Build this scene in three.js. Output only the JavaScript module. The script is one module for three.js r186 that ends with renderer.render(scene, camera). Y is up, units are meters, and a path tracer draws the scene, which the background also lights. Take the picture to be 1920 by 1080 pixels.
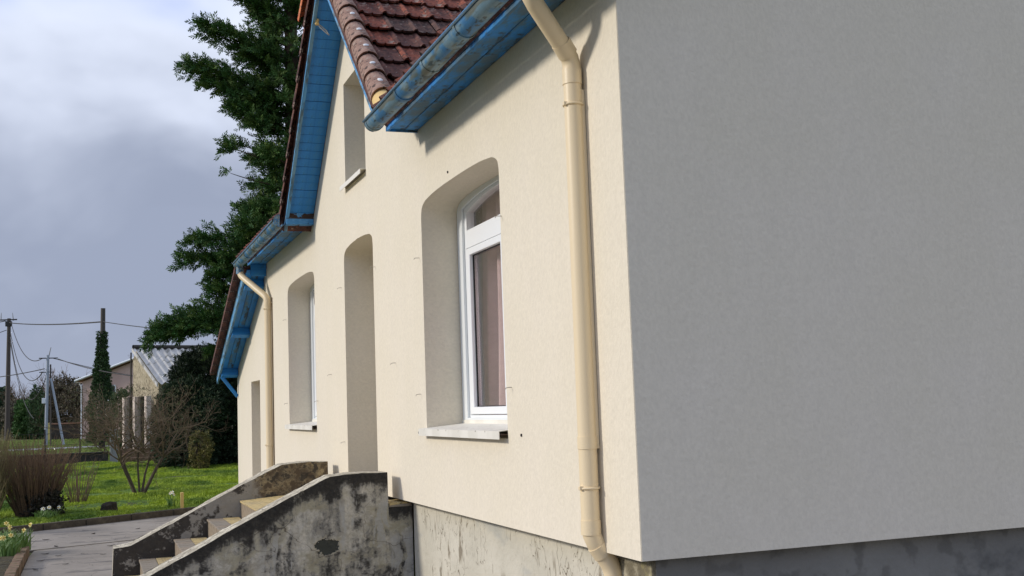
import * as THREE from 'three';
import { mergeGeometries } from 'three/addons/utils/BufferGeometryUtils.js';
import { RoundedBoxGeometry } from 'three/addons/geometries/RoundedBoxGeometry.js';

// ---------------------------------------------------------------- camera, sky, sun, exposure
const scene = new THREE.Scene();
const camera = new THREE.PerspectiveCamera(28.19, 16 / 9, 0.1, 3000);
camera.position.set(4.7828, 0.7326, 2.348);
camera.up.set(0.10655, 0.99431, 0.00115);
camera.lookAt(4.7828 - 0.93315, 0.7326 + 0.1004, 2.348 - 0.34518);
scene.add(camera);

const renderer = new THREE.WebGLRenderer({ antialias: true });
renderer.setSize(1024, 576);
renderer.toneMapping = THREE.LinearToneMapping;
renderer.toneMappingExposure = 1.0;
renderer.shadowMap.enabled = true;

const sun = new THREE.DirectionalLight(new THREE.Color(1, 0.93, 0.84), 2.52);
sun.position.set(-0.2 * 60 - 8, 0.46 * 60, 60);
sun.target.position.set(-8, 0, 0);
sun.castShadow = true;
sun.shadow.radius = 14;
sun.shadow.mapSize.set(4096, 4096);
Object.assign(sun.shadow.camera, { left: -40, right: 40, top: 30, bottom: -30, near: 1, far: 160 });
scene.add(sun, sun.target);

// ---------------------------------------------------------------- random numbers and noise
function rngOf(seed) { let a = seed >>> 0; return () => { a = (a + 0x6D2B79F5) >>> 0; let t = a; t = Math.imul(t ^ (t >>> 15), t | 1); t ^= t + Math.imul(t ^ (t >>> 7), t | 61); return ((t ^ (t >>> 14)) >>> 0) / 4294967296; }; }
const R0 = rngOf(11);
const PERM = new Float32Array(65536); for (let i = 0; i < 65536; i++) PERM[i] = R0();
const hash = (x, y, s) => PERM[(x * 73 + y * 9241 + s * 31337 + ((x * 37) ^ (y * 101))) & 65535];
function vnoise(x, y, px, py, s) {            // value noise that repeats after px, py cells
  const xi = Math.floor(x), yi = Math.floor(y), fx = x - xi, fy = y - yi;
  const u = fx * fx * (3 - 2 * fx), v = fy * fy * (3 - 2 * fy);
  const m = (a, p) => ((a % p) + p) % p;
  const x0 = m(xi, px), x1 = m(xi + 1, px), y0 = m(yi, py), y1 = m(yi + 1, py);
  const a = hash(x0, y0, s), b = hash(x1, y0, s), c = hash(x0, y1, s), d = hash(x1, y1, s);
  return a + (b - a) * u + (c - a) * v + (a - b - c + d) * u * v;
}
function fbm(u, v, px, py, oct, s, gain = 0.5) { let t = 0, a = 1, n = 0; for (let o = 0; o < oct; o++) { t += a * vnoise(u * px, v * py, px, py, s + o * 7); n += a; a *= gain; px *= 2; py *= 2; } return t / n; }
const clamp = (x, a = 0, b = 1) => Math.min(b, Math.max(a, x));
const smooth = (a, b, x) => { const t = clamp((x - a) / (b - a)); return t * t * (3 - 2 * t); };
const lerp = (a, b, t) => a + (b - a) * t;
const mix3 = (a, b, t) => [lerp(a[0], b[0], t), lerp(a[1], b[1], t), lerp(a[2], b[2], t)];

// ---------------------------------------------------------------- the sky: broken grey cloud with some blue
{
  const W = 2048, H = 1024, data = new Float32Array(W * H * 4);
  for (let j = 0; j < H; j++) {
    const el = ((j + 0.5) / H - 0.5) * Math.PI;
    for (let i = 0; i < W; i++) {
      const az = ((i + 0.5) / W - 0.5) * 2 * Math.PI;
      const y = Math.max(Math.sin(el), 0.0);
      const dx = Math.cos(el) * Math.cos(az), dz = Math.cos(el) * Math.sin(az);
      const k = 1 / (y + 0.5), px = dx * k * 2.1 + 5.2, pz = dz * k * 2.1 + 3.4;
      const wob = fbm(px / 16, pz / 16, 16, 16, 3, 91) - 0.5;
      const d = fbm((px + wob * 0.8) / 16, (pz + wob * 0.6) / 16, 16, 16, 6, 5, 0.52);
      const b = fbm((px * 1.3 + 4 + wob) / 16, (pz * 1.3 + 2) / 16, 16, 16, 5, 55, 0.5);
      const fine = fbm((px * 1.7 + wob * 2) / 16, (pz * 1.7 - wob) / 16, 32, 32, 6, 77, 0.6);
      const grey = [0.34, 0.39, 0.52], white = [0.84, 0.91, 1.08], blue = [0.42, 0.54, 0.92];
      let c = mix3(grey, white, smooth(0.40, 0.92, d * 0.62 + fine * 0.28 + 0.35 * smooth(0.03, 0.40, y)));
      c = mix3(c, blue, smooth(0.44, 0.60, b * 0.8 + fine * 0.2) * smooth(0.18, 0.34, y) * 0.7);
      c = mix3(c, [0.40, 0.445, 0.56], smooth(0.10, 0.0, y) * 0.7);
      const o = (j * W + i) * 4; data[o] = c[0]; data[o + 1] = c[1]; data[o + 2] = c[2]; data[o + 3] = 1;
    }
  }
  const t = new THREE.DataTexture(data, W, H, THREE.RGBAFormat, THREE.FloatType);
  t.mapping = THREE.EquirectangularReflectionMapping; t.magFilter = t.minFilter = THREE.LinearFilter; t.needsUpdate = true;
  scene.background = t; scene.environment = t;
}

// ---------------------------------------------------------------- textures and materials
function tex(w, h, fn, { srgb = false, repeat = [1, 1], offset = [0, 0], clampEdges = false } = {}) {
  const d = new Uint8Array(w * h * 4);
  for (let j = 0; j < h; j++) for (let i = 0; i < w; i++) {
    const c = fn((i + 0.5) / w, (j + 0.5) / h), o = (j * w + i) * 4;
    if (typeof c === 'number') { d[o] = d[o + 1] = d[o + 2] = clamp(c) * 255; } else { d[o] = clamp(c[0]) * 255; d[o + 1] = clamp(c[1]) * 255; d[o + 2] = clamp(c[2]) * 255; }
    d[o + 3] = 255;
  }
  const t = new THREE.DataTexture(d, w, h, THREE.RGBAFormat, THREE.UnsignedByteType);
  t.wrapS = t.wrapT = clampEdges ? THREE.ClampToEdgeWrapping : THREE.RepeatWrapping;
  t.magFilter = THREE.LinearFilter; t.minFilter = THREE.LinearMipmapLinearFilter; t.generateMipmaps = true;
  if (srgb) t.colorSpace = THREE.SRGBColorSpace;
  t.repeat.set(...repeat); t.offset.set(...offset); t.needsUpdate = true;
  return t;
}
const s8 = (r, g, b) => [r / 255, g / 255, b / 255];
const col = (r, g, b) => new THREE.Color().setRGB(r, g, b);          // linear
const std = (o) => new THREE.MeshStandardMaterial({ side: THREE.DoubleSide, ...o });
const std8 = (r, g, b, rough = 0.8, o = {}) => std({ color: new THREE.Color(r / 255, g / 255, b / 255).convertSRGBToLinear(), roughness: rough, ...o });

const M = {};
{ // cream sprayed render: fine pimples, faint drag of the float
  const bump = tex(1024, 1024, (u, v) => 0.55 * fbm(u, v, 96, 96, 3, 21, 0.65) + 0.3 * fbm(u, v, 150, 40, 2, 27) + 0.05 * fbm(u, v, 12, 12, 3, 29), { repeat: [0.62, 0.62] });
  const map = tex(1024, 1024, (u, v) => { const a = fbm(u, v, 120, 90, 2, 31), b = fbm(u, v, 40, 6, 4, 35), c = fbm(u, v, 5, 4, 4, 39); const k = 1 + (a - 0.5) * 0.05 + (b - 0.5) * 0.014 + (c - 0.5) * 0.016; return [0.880 * k, 0.842 * k, 0.760 * k + (c - 0.5) * 0.012]; }, { srgb: true, repeat: [0.62, 0.62] });
  M.render = std({ map, bumpMap: bump, bumpScale: 0.0025, roughness: 0.93 });
}
{ // old cement plinth, pale with dark hair cracks and damp stains
  const bump = tex(512, 512, (u, v) => fbm(u, v, 24, 24, 5, 41, 0.6), { repeat: [0.8, 0.8] });
  const map = tex(1024, 1024, (u, v) => {
    const n = fbm(u, v, 6, 6, 6, 43), st = fbm(u, v, 34, 5, 4, 47), w = fbm(u, v, 8, 8, 4, 51);
    let c = mix3(s8(182, 177, 160), s8(214, 208, 191), n);
    const line = Math.min(Math.abs(fbm(u + (w - 0.5) * 0.1, v, 22, 3, 4, 53) - 0.5), 1.4 * Math.abs(fbm(u + (w - 0.5) * 0.1, v + 0.3, 30, 7, 4, 54) - 0.52));
    c = mix3(c, s8(92, 82, 66), smooth(0.010, 0.002, line) * smooth(0.46, 0.58, w) * 0.8);
    c = mix3(c, s8(110, 100, 82), smooth(0.58, 0.70, st * 0.7 + 0.3 * fbm(u, v, 90, 40, 3, 59)) * smooth(0.42, 0.62, n) * 0.7);
    c = mix3(c, s8(150, 154, 152), smooth(0.55, 0.75, fbm(u, v, 4, 6, 4, 57)) * 0.5);
    return c;
  }, { srgb: true, repeat: [0.42, 0.62] });
  M.plinth = std({ map, bumpMap: bump, bumpScale: 0.008, roughness: 0.95 });
  const stone = tex(512, 512, (u, v) => { const n = fbm(u, v, 5, 7, 6, 61, 0.6); let c = mix3(s8(112, 104, 84), s8(190, 182, 158), smooth(0.3, 0.7, n)); return mix3(c, s8(146, 138, 96), smooth(0.55, 0.75, fbm(u, v, 9, 9, 4, 63)) * 0.6); }, { srgb: true, repeat: [1.7, 1.7] });
  M.stone = std({ map: stone, bumpMap: bump, bumpScale: 0.02, roughness: 0.95 });
  const grey = tex(512, 512, (u, v) => { const n = fbm(u, v, 5, 5, 6, 65, 0.55), st = fbm(u, v, 22, 3, 4, 67); let c = mix3(s8(108, 106, 100), s8(142, 140, 132), n); c = mix3(c, s8(74, 74, 72), smooth(0.52, 0.66, fbm(u, v, 3, 4, 6, 69, 0.6)) * 0.7); return mix3(c, s8(92, 90, 84), smooth(0.5, 0.7, fbm(u, v, 26, 26, 4, 64)) * 0.5); }, { srgb: true, repeat: [0.5, 0.5] });
  M.greyPlinth = std({ map: grey, bumpMap: bump, bumpScale: 0.008, roughness: 0.95 });
}
const bumpFine = tex(512, 512, (u, v) => fbm(u, v, 16, 16, 6, 71, 0.62), { repeat: [1, 1] });
{ // weathered blue paint; uv in metres, u along the board
  const paint = (a, b, dirt, seed) => tex(512, 512, (u, v) => { const n = fbm(u, v, 4, 40, 4, seed), m = fbm(u, v, 6, 9, 6, seed + 3, 0.6); let c = mix3(a, b, n * 0.6 + m * 0.4); c = mix3(c, dirt > 0.9 ? s8(92, 104, 108) : s8(132, 146, 146), smooth(dirt > 0.9 ? 0.34 : 0.50, 0.66, fbm(u, v, 5, 12, 6, seed + 5, 0.62)) * dirt * 0.8); c = mix3(c, s8(150, 158, 150), smooth(0.62, 0.74, m) * dirt); return mix3(c, s8(54, 60, 62), smooth(0.52, 0.68, fbm(u, v, 7, 16, 6, seed + 9, 0.62)) * dirt * 0.85); }, { srgb: true, repeat: [0.9, 0.9] });
  M.blueBoard = std({ map: paint(s8(20, 108, 188), s8(58, 154, 224), 0.2, 81), bumpMap: bumpFine, bumpScale: 0.003, roughness: 0.6 });
  M.blueVerge = std({ map: paint(s8(60, 128, 184), s8(112, 172, 212), 0.6, 91), bumpMap: bumpFine, bumpScale: 0.003, roughness: 0.65 });
  M.blueSoffit = std({ map: paint(s8(20, 108, 188), s8(58, 154, 224), 0.95, 101), bumpMap: bumpFine, bumpScale: 0.003, roughness: 0.7 });
  M.zinc = std({ map: tex(1024, 512, (u, v) => { const n = fbm(u, v, 10, 4, 6, 121, 0.6), m = fbm(u, v, 24, 3, 5, 125), k = fbm(u, v, 7, 5, 5, 129); let c = mix3(s8(92, 128, 150), s8(150, 168, 174), n); c = mix3(c, s8(50, 116, 172), smooth(0.38, 0.66, m) * 0.85); c = mix3(c, s8(98, 94, 76), smooth(0.52, 0.72, k) * 0.75); return mix3(c, s8(48, 62, 66), smooth(0.62, 0.74, fbm(u, v, 30, 9, 4, 131)) * 0.7); }, { srgb: true, repeat: [0.5, 3] }), bumpMap: bumpFine, bumpScale: 0.003, roughness: 0.55, metalness: 0.15 });
  M.peeled = std({ map: tex(256, 256, (u, v) => { const m = fbm(u, v, 4, 4, 6, 141, 0.6); return m + (v - 0.35) * 0.35 > 0.53 ? mix3(s8(60, 128, 182), s8(104, 164, 208), fbm(u, v, 12, 12, 3, 143)) : mix3(s8(42, 34, 30), s8(86, 62, 48), fbm(u, v, 9, 20, 4, 145)); }, { srgb: true, repeat: [3.4, 6] }), roughness: 0.85 });
  M.bareWood = std({ map: tex(256, 256, (u, v) => mix3(s8(66, 48, 30), s8(122, 98, 70), fbm(u, v, 4, 22, 5, 151)), { srgb: true, repeat: [2, 2] }), roughness: 0.9 });
}
{ // roof tiles, five clays
  const clay = (a, b, seed) => std({ map: tex(256, 256, (u, v) => { const n = fbm(u, v, 6, 6, 6, seed, 0.62); let c = mix3(a, b, smooth(0.3, 0.7, n)); c = mix3(c, s8(46, 38, 36), smooth(0.60, 0.70, fbm(u, v, 16, 16, 4, seed + 5)) * 0.7); return mix3(c, s8(168, 156, 142), smooth(0.68, 0.76, fbm(u, v, 9, 9, 4, seed + 11)) * 0.7); }, { srgb: true, repeat: [3, 3] }), bumpMap: bumpFine, bumpScale: 0.006, roughness: 0.92 });
  M.tiles = [clay(s8(84, 46, 38), s8(128, 72, 56), 161), clay(s8(74, 46, 42), s8(112, 72, 60), 171), clay(s8(104, 54, 40), s8(152, 86, 64), 181), clay(s8(66, 46, 42), s8(104, 76, 66), 191)];
  M.vergeTile = clay(s8(142, 112, 98), s8(168, 138, 122), 201);
  M.newTile = clay(s8(196, 106, 66), s8(220, 136, 92), 211);
  M.ochre = std8(222, 190, 128, 0.9, { bumpMap: bumpFine, bumpScale: 0.004 });
}
M.pvc = std8(232, 212, 174, 0.42, { bumpMap: bumpFine, bumpScale: 0.0004 });
M.white = std8(238, 240, 240, 0.35);
M.white2 = std8(228, 232, 232, 0.35);
M.sill = std({ map: tex(512, 256, (u, v) => { const n = fbm(u, v, 9, 5, 5, 231); return mix3(mix3(s8(234, 230, 218), s8(224, 220, 207), smooth(0.4, 0.7, n)), s8(140, 132, 114), smooth(0.76, 0.84, fbm(u, v, 44, 30, 3, 235)) * 0.7); }, { srgb: true, repeat: [0.6, 1.2] }), roughness: 0.5 });
M.gasket = std8(40, 42, 44, 0.7);
M.glass = new THREE.MeshPhysicalMaterial({ color: 0xffffff, transmission: 1, thickness: 0, roughness: 0.015, ior: 1.5 });
M.curtain = std({ map: tex(512, 512, (u, v) => { const n = fbm(u, v, 80, 80, 2, 241), m = fbm(u, v, 6, 4, 4, 243); return mix3(s8(188, 160, 156), s8(212, 186, 182), 0.5 * n + 0.5 * m); }, { srgb: true }), roughness: 0.95 });
M.dark = std8(46, 42, 40, 0.9);
M.doorPaint = std8(196, 190, 178, 0.6);
M.wire = std8(58, 56, 54, 0.8);
M.zincHook = std8(176, 170, 158, 0.6);

// ---------------------------------------------------------------- naming and building helpers
const used = {};
function numbered(n) { if (!(n in used)) { used[n] = 0; return n; } used[n]++; return n + '_' + String(used[n]).padStart(3, '0'); }
function tag(o, label, category, group, kind) { Object.assign(o.userData, label ? { label } : {}, category ? { category } : {}, group ? { group } : {}, kind ? { kind } : {}); return o; }
function thing(name, label, category, pos = [0, 0, 0], turn = 0, group) { const g = new THREE.Group(); g.name = numbered(name); g.position.set(...pos); g.rotation.y = turn; tag(g, label, category, group); scene.add(g); return g; }
function single(name, geo, mat, label, category, group, kind) { const m = new THREE.Mesh(geo, mat); m.name = numbered(name); tag(m, label, category, group, kind); scene.add(m); return m; }
function struct(name, geo, mat, label) { return single(name, geo, mat, label, undefined, undefined, 'structure'); }
function part(name, geo, mat, parent, label) { const m = new THREE.Mesh(geo, mat); m.name = name; if (label) m.userData.label = label; parent.add(m); return m; }
function sub(name, parent) { const g = new THREE.Group(); g.name = name; parent.add(g); return g; }
const V = (x, y, z) => new THREE.Vector3(x, y, z);
function box(x0, x1, y0, y1, z0, z1) { const g = new THREE.BoxGeometry(Math.abs(x1 - x0), Math.abs(y1 - y0), Math.abs(z1 - z0)); worldUV(g, (x0 + x1) / 2, (y0 + y1) / 2, (z0 + z1) / 2); g.translate((x0 + x1) / 2, (y0 + y1) / 2, (z0 + z1) / 2); return g; }
function rbox(x0, x1, y0, y1, z0, z1, r = 0.006) { const g = new RoundedBoxGeometry(Math.abs(x1 - x0), Math.abs(y1 - y0), Math.abs(z1 - z0), 1, r); worldUV(g); g.translate((x0 + x1) / 2, (y0 + y1) / 2, (z0 + z1) / 2); return g; }
function worldUV(g, ox = 0, oy = 0, oz = 0) {     // uv in metres from the side each face points to
  const p = g.attributes.position, n = g.attributes.normal, uv = new Float32Array(p.count * 2);
  for (let i = 0; i < p.count; i++) {
    const ax = Math.abs(n.getX(i)), ay = Math.abs(n.getY(i)), az = Math.abs(n.getZ(i)), x = p.getX(i) + ox, y = p.getY(i) + oy, z = p.getZ(i) + oz;
    if (ax >= ay && ax >= az) { uv[2 * i] = z; uv[2 * i + 1] = y; } else if (ay >= az) { uv[2 * i] = x; uv[2 * i + 1] = z; } else { uv[2 * i] = x; uv[2 * i + 1] = y; }
  }
  g.setAttribute('uv', new THREE.BufferAttribute(uv, 2)); return g;
}
function shapeOf(pts) { const s = new THREE.Shape(); pts.forEach(([x, y], i) => i ? s.lineTo(x, y) : s.moveTo(x, y)); s.closePath(); return s; }
function pathOf(pts) { const s = new THREE.Path(); pts.forEach(([x, y], i) => i ? s.lineTo(x, y) : s.moveTo(x, y)); s.closePath(); return s; }
function extrude(shape, depth, z0 = 0) { const g = new THREE.ExtrudeGeometry(shape, { depth, bevelEnabled: false, curveSegments: 10 }); g.translate(0, 0, z0); return g; }
// a shape drawn in (z, y) and made thick from x1 towards -x
function extrudeX(pts, thick, x1) { const g = new THREE.ExtrudeGeometry(shapeOf(pts), { depth: thick, bevelEnabled: false }); g.rotateY(-Math.PI / 2); g.translate(x1, 0, 0); return g; }
// straight slab from four top corners, thickness t down along its normal
function slab(a, b, c, d, t) {
  const n = b.clone().sub(a).cross(d.clone().sub(a)).normalize(); if (n.y < 0) n.negate();
  const low = [a, b, c, d].map((p) => p.clone().addScaledVector(n, -t)), P = [], U = [];
  const quad = (p, q, r, s) => { const e = q.clone().sub(p).length(), f = s.clone().sub(p).length(); [p, q, r, p, r, s].forEach((v) => P.push(v.x, v.y, v.z)); U.push(0, 0, e, 0, e, f, 0, 0, e, f, 0, f); };
  quad(a, b, c, d); quad(low[3], low[2], low[1], low[0]); const T = [a, b, c, d];
  for (let i = 0; i < 4; i++) { const j = (i + 1) % 4; quad(low[i], low[j], T[j], T[i]); }
  const g = new THREE.BufferGeometry(); g.setAttribute('position', new THREE.Float32BufferAttribute(P, 3)); g.setAttribute('uv', new THREE.Float32BufferAttribute(U, 2)); g.computeVertexNormals(); return g;
}
class Tubes {                                    // many tapered tubes in one geometry
  constructor() { this.P = []; this.N = []; this.U = []; this.I = []; }
  add(pts, radii, seg = 6) {
    const base = this.P.length / 3; let up = V(0.3, 0.9, 0.2).normalize();
    for (let i = 0; i < pts.length; i++) {
      const t = pts[Math.min(i + 1, pts.length - 1)].clone().sub(pts[Math.max(i - 1, 0)]).normalize();
      let s = t.clone().cross(up); if (s.lengthSq() < 1e-4) s = t.clone().cross(V(1, 0, 0)); s.normalize(); const w = s.clone().cross(t); up = w;
      const r = typeof radii === 'number' ? radii : radii[i];
      for (let k = 0; k < seg; k++) { const a = k / seg * Math.PI * 2, c = Math.cos(a), d = Math.sin(a); const nx = s.x * c + w.x * d, ny = s.y * c + w.y * d, nz = s.z * c + w.z * d; this.P.push(pts[i].x + nx * r, pts[i].y + ny * r, pts[i].z + nz * r); this.N.push(nx, ny, nz); this.U.push(k / seg, i * 0.3); }
      if (i) for (let k = 0; k < seg; k++) { const a = base + (i - 1) * seg + k, b = base + (i - 1) * seg + (k + 1) % seg; this.I.push(a, a + seg, b, b, a + seg, b + seg); }
    }
    return this;
  }
  geo() { const g = new THREE.BufferGeometry(); g.setAttribute('position', new THREE.Float32BufferAttribute(this.P, 3)); g.setAttribute('normal', new THREE.Float32BufferAttribute(this.N, 3)); g.setAttribute('uv', new THREE.Float32BufferAttribute(this.U, 2)); g.setIndex(this.I); return g; }
}
function pipeGeo(pts, r, seg = 20) { return new THREE.TubeGeometry(new THREE.CatmullRomCurve3(pts, false, 'catmullrom', 0.05), pts.length * 6, r, seg, false); }
// a pipe through corner points, each corner rounded
function bentPipe(corners, r, bend, seg = 22) {
  const path = new THREE.CurvePath(); let at = corners[0];
  for (let i = 1; i < corners.length; i++) {
    if (i === corners.length - 1) { path.add(new THREE.LineCurve3(at, corners[i])); break; }
    const p = corners[i], a = p.clone().add(corners[i - 1].clone().sub(p).setLength(bend)), b = p.clone().add(corners[i + 1].clone().sub(p).setLength(bend));
    path.add(new THREE.LineCurve3(at, a)); path.add(new THREE.QuadraticBezierCurve3(a, p, b)); at = b;
  }
  return new THREE.TubeGeometry(path, 90, r, seg, false);
}

// ================================================================ THE HOUSE
const house = thing('house', 'cream rendered house with blue painted eaves and red tiled roof', 'house');
// rounded flat arch measured on the openings: offset from the jamb, drop below the crown
const ARCH = [[0, 0.19], [0.003, 0.125], [0.028, 0.07], [0.11, 0.034], [0.22, 0.02], [0.36, 0.009], [0.58, 0.002]];
function archTop(x0, x1, yt) {                   // from the left jamb over the crown to the right jamb
  const L = ARCH.filter(([d]) => d < (x1 - x0) / 2 - 0.02), pts = L.map(([d, h]) => new THREE.Vector2(x0 + d, yt - h));
  pts.push(new THREE.Vector2((x0 + x1) / 2, yt)); L.slice().reverse().forEach(([d, h]) => pts.push(new THREE.Vector2(x1 - d, yt - h)));
  return new THREE.SplineCurve(pts).getPoints(56).map((p) => [p.x, p.y]);
}
const opening = (x0, x1, y0, yt) => [[x0, y0], ...archTop(x0, x1, yt), [x1, y0]];
const WIN1 = [-3.49, -1.725], WIN2 = [-9.765, -7.915], DOOR = [-6.31, -5.08], YS = 0.575;
const gl = (x) => 2.91 + 0.91 * (x + 7.9), gr = (x) => 2.91 + 0.91 * (-3.52 - x);   // underside of the gable roof, left and right
const lean = (x) => 2.76 + 0.362 * (x + 11.55);                                     // underside of the lean-to roof
{
  const out = [[-15.17, -0.87], [-7.12, -0.87], [-7.12, 0], ...opening(DOOR[0], DOOR[1], 0, 2.325), [-0.003, 0], [-0.003, 2.87], [-3.52, 2.87], [-5.71, 4.9], [-7.9, 2.87], [-11.55, 2.87], [-11.55, 2.77], [-15.17, lean(-15.17)]];
  const s = shapeOf(out);
  s.holes.push(pathOf(opening(WIN1[0], WIN1[1], YS - 0.05, 2.297).reverse()), pathOf(opening(WIN2[0], WIN2[1], YS - 0.05, 2.325).reverse()));
  s.holes.push(pathOf([[-6.165, 2.88], [-6.165, 3.93], [-5.28, 3.93], [-5.28, 2.88]]), pathOf([[-13.37, -0.8], [-13.37, 1.215], [-12.4, 1.215], [-12.4, -0.8]]));
  part('front_wall', extrude(s, 0.36, -0.36), M.render, house, 'sunlit cream render wall with arched openings');
  part('side_wall', extrudeX([[-7, 0], [-7, 2.83], [-3.5, 6.0], [-0.003, 2.86], [-0.003, 0]], 0.34, 0), M.render, house, 'plain render end wall standing in shade');
  part('rear_wall', box(-15.1, -0.4, -0.87, 2.6, -7, -6.7), M.render, house);
  part('end_wall', box(-15.17, -14.85, -0.87, 1.35, -6.69, -0.37), M.render, house);
  part('inner_wall', extrudeX([[-6.68, -0.87], [-6.68, 2.8], [-3.5, 5.8], [-0.37, 2.8], [-0.37, -0.87]], 0.2, -11.5), M.render, house);
  // plinth set back under the insulation
  part('plinth', box(-4.30, -0.52, -0.9, 0.02, -0.5, -0.1), M.plinth, house, 'cracked pale cement plinth below the render');
  part('side_plinth', box(-0.5, -0.072, -0.9, 0.02, -2.72, -0.108), M.greyPlinth, house, 'dark grey cement plinth of the end wall');
  part('side_plinth', box(-0.5, -0.072, -0.9, 0.02, -7, -3.0), M.greyPlinth, house); part('pier', rbox(-0.45, -0.05, -0.9, 0.02, -2.99, -2.73, 0.008), M.stone, house, 'pale stone pier in the end wall plinth');
  const q = new RoundedBoxGeometry(0.44, 0.92, 0.19, 4, 0.012), p = q.attributes.position, r = rngOf(5);
  worldUV(q); for (let i = 0; i < p.count; i++) { const k = fbm(p.getX(i) * 2 + 5, p.getY(i) * 2 + 5, 8, 8, 3, 66) - 0.5; p.setX(i, p.getX(i) + k * 0.02); p.setZ(i, p.getZ(i) + k * 0.02); }
  q.computeVertexNormals(); q.translate(-0.295, -0.44, -0.18); part('corner_stone', q, M.stone, house, 'rough tan corner stone below the render');
}
// ---- windows
function makeWindow(parent, x0, x1, yt, zf = -0.3, fine = true) {
  const w = sub('window', parent), xa = x0 - 0.05, xb = x1 + 0.05, y0 = YS + 0.03, xc = (x0 + x1) / 2 + 0.14;
  const arc = (xl, xr, yEdge, yMid, n = 24) => Array.from({ length: n + 1 }, (_, i) => { const t = i / n * 2 - 1; return [lerp(xl, xr, i / n), yMid - (yMid - yEdge) * t * t]; });
  const ybar0 = yt - 0.395, ybar1 = yt - 0.262;
  // outer frame with its transom, arched top
  const f = shapeOf([[xa, y0], ...arc(xa, xb, yt + 0.03, yt + 0.09), [xb, y0]]);
  const fan = [[xa + 0.23, ybar1], ...arc(xa + 0.23, xb - 0.23, yt - 0.125, yt - 0.052), [xb - 0.23, ybar1]];
  const cas = [[xa + 0.2, y0 + 0.055], [xa + 0.2, ybar0], [xb - 0.2, ybar0], [xb - 0.2, y0 + 0.055]];
  f.holes.push(pathOf(fan.slice().reverse()), pathOf(cas.slice().reverse()));
  part('frame', extrude(f, 0.06, zf - 0.06), M.white, w, 'white window frame with arched top and transom');
  const bead = shapeOf([[xa + 0.06, y0 + 0.002], ...arc(xa + 0.06, xb - 0.06, yt - 0.035, yt + 0.02), [xb - 0.06, y0 + 0.002]]);
  bead.holes.push(pathOf([[xa + 0.175, y0 + 0.036], ...arc(xa + 0.175, xb - 0.175, yt - 0.09, yt - 0.03), [xb - 0.175, y0 + 0.036]].reverse()));
  part('frame_step', extrude(bead, 0.018, zf + 0.002), M.white2, w);
  const fp = shapeOf(fan); const fg = extrude(fp, 0.004, zf - 0.04); part('fanlight_pane', fg, M.glass, w);
  // two casements, each a frame with gasket and pane
  for (const [a, b] of [[xa + 0.206, xc - 0.003], [xc + 0.003, xb - 0.206]]) {
    const c = w, ya = y0 + 0.06, yb = ybar0 - 0.006;
    const ring = (i0, i1, k = 0) => { const j = i0 > 0.02 ? k : 0, s = shapeOf([[a + i0 + j, ya + i0], [a + i0 + j, yb - i0], [b - i0 - j, yb - i0], [b - i0 - j, ya + i0]]), e = i1 + k; s.holes.push(pathOf([[a + e, ya + i1], [b - e, ya + i1], [b - e, yb - i1], [a + e, yb - i1]])); return s; };
    part('casement_frame', new THREE.ExtrudeGeometry(ring(0.006, 0.048, 0.035), { depth: 0.05, bevelEnabled: true, bevelSize: 0.006, bevelThickness: 0.008, bevelSegments: 2 }).translate(0, 0, zf - 0.05), M.white, c);
    part('gasket', extrude(ring(0.05, 0.06, 0.035), 0.012, zf - 0.03), M.gasket, c);
    part('pane', box(a + 0.088, b - 0.088, ya + 0.053, yb - 0.053, zf - 0.036, zf - 0.03), M.glass, c);
  }
  // folded metal sill with a turned-down lip
  const k = [[zf + 0.021, YS + 0.052], [zf + 0.021, YS + 0.022], [0.052, YS - 0.006], [0.052, YS - 0.052], [0.056, YS - 0.052], [0.056, YS - 0.002], [zf + 0.026, YS + 0.026], [zf + 0.026, YS + 0.052]];
  part('sill', extrudeX(k, x1 - x0 + 0.03, x1 - 0.004), M.sill, w, 'pale folded metal sill with a dark open end');
  part('sill_upstand', box(x0 + 0.002, x1 - 0.002, YS + 0.024, YS + 0.058, zf - 0.01, zf + 0.018), M.white, w);
  return w;
}
makeWindow(house, WIN1[0], WIN1[1], 2.297).userData.label = 'arched window beside the tall downpipe';
makeWindow(house, WIN2[0], WIN2[1], 2.325).userData.label = 'arched window left of the entrance, seen on edge';
for (const [x0, x1, kn, seed] of [[WIN1[0] + 0.02, WIN1[1] - 0.02, 'curtain', 3], [WIN2[0] + 0.02, WIN2[1] - 0.02, 'curtain', 8]]) {
  const W = x1 - x0, nx = 150, ny = 24, g = new THREE.PlaneGeometry(W, 1.75, nx, ny), p = g.attributes.position, r = rngOf(seed), ph = r() * 6;
  for (let i = 0; i < p.count; i++) { const x = p.getX(i), y = p.getY(i), t = (0.875 - y) / 1.75; const a = Math.sin(x * 21 + ph + 0.6 * Math.sin(x * 5) + t * 0.8), b = Math.sin(x * 47 + ph * 2 + t * 1.6); p.setZ(i, (a * 0.042 + b * 0.014) * (0.6 + 0.5 * t)); p.setX(i, x + 0.012 * Math.sin(y * 3 + x * 9)); }
  g.computeVertexNormals(); g.translate((x0 + x1) / 2, YS + 0.06 + 0.875, -0.48);
  single(kn, g, M.curtain, seed === 3 ? 'mauve pleated curtain behind the arched window by the downpipe' : 'mauve curtain behind the window left of the entrance', 'curtain');
}
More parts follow.
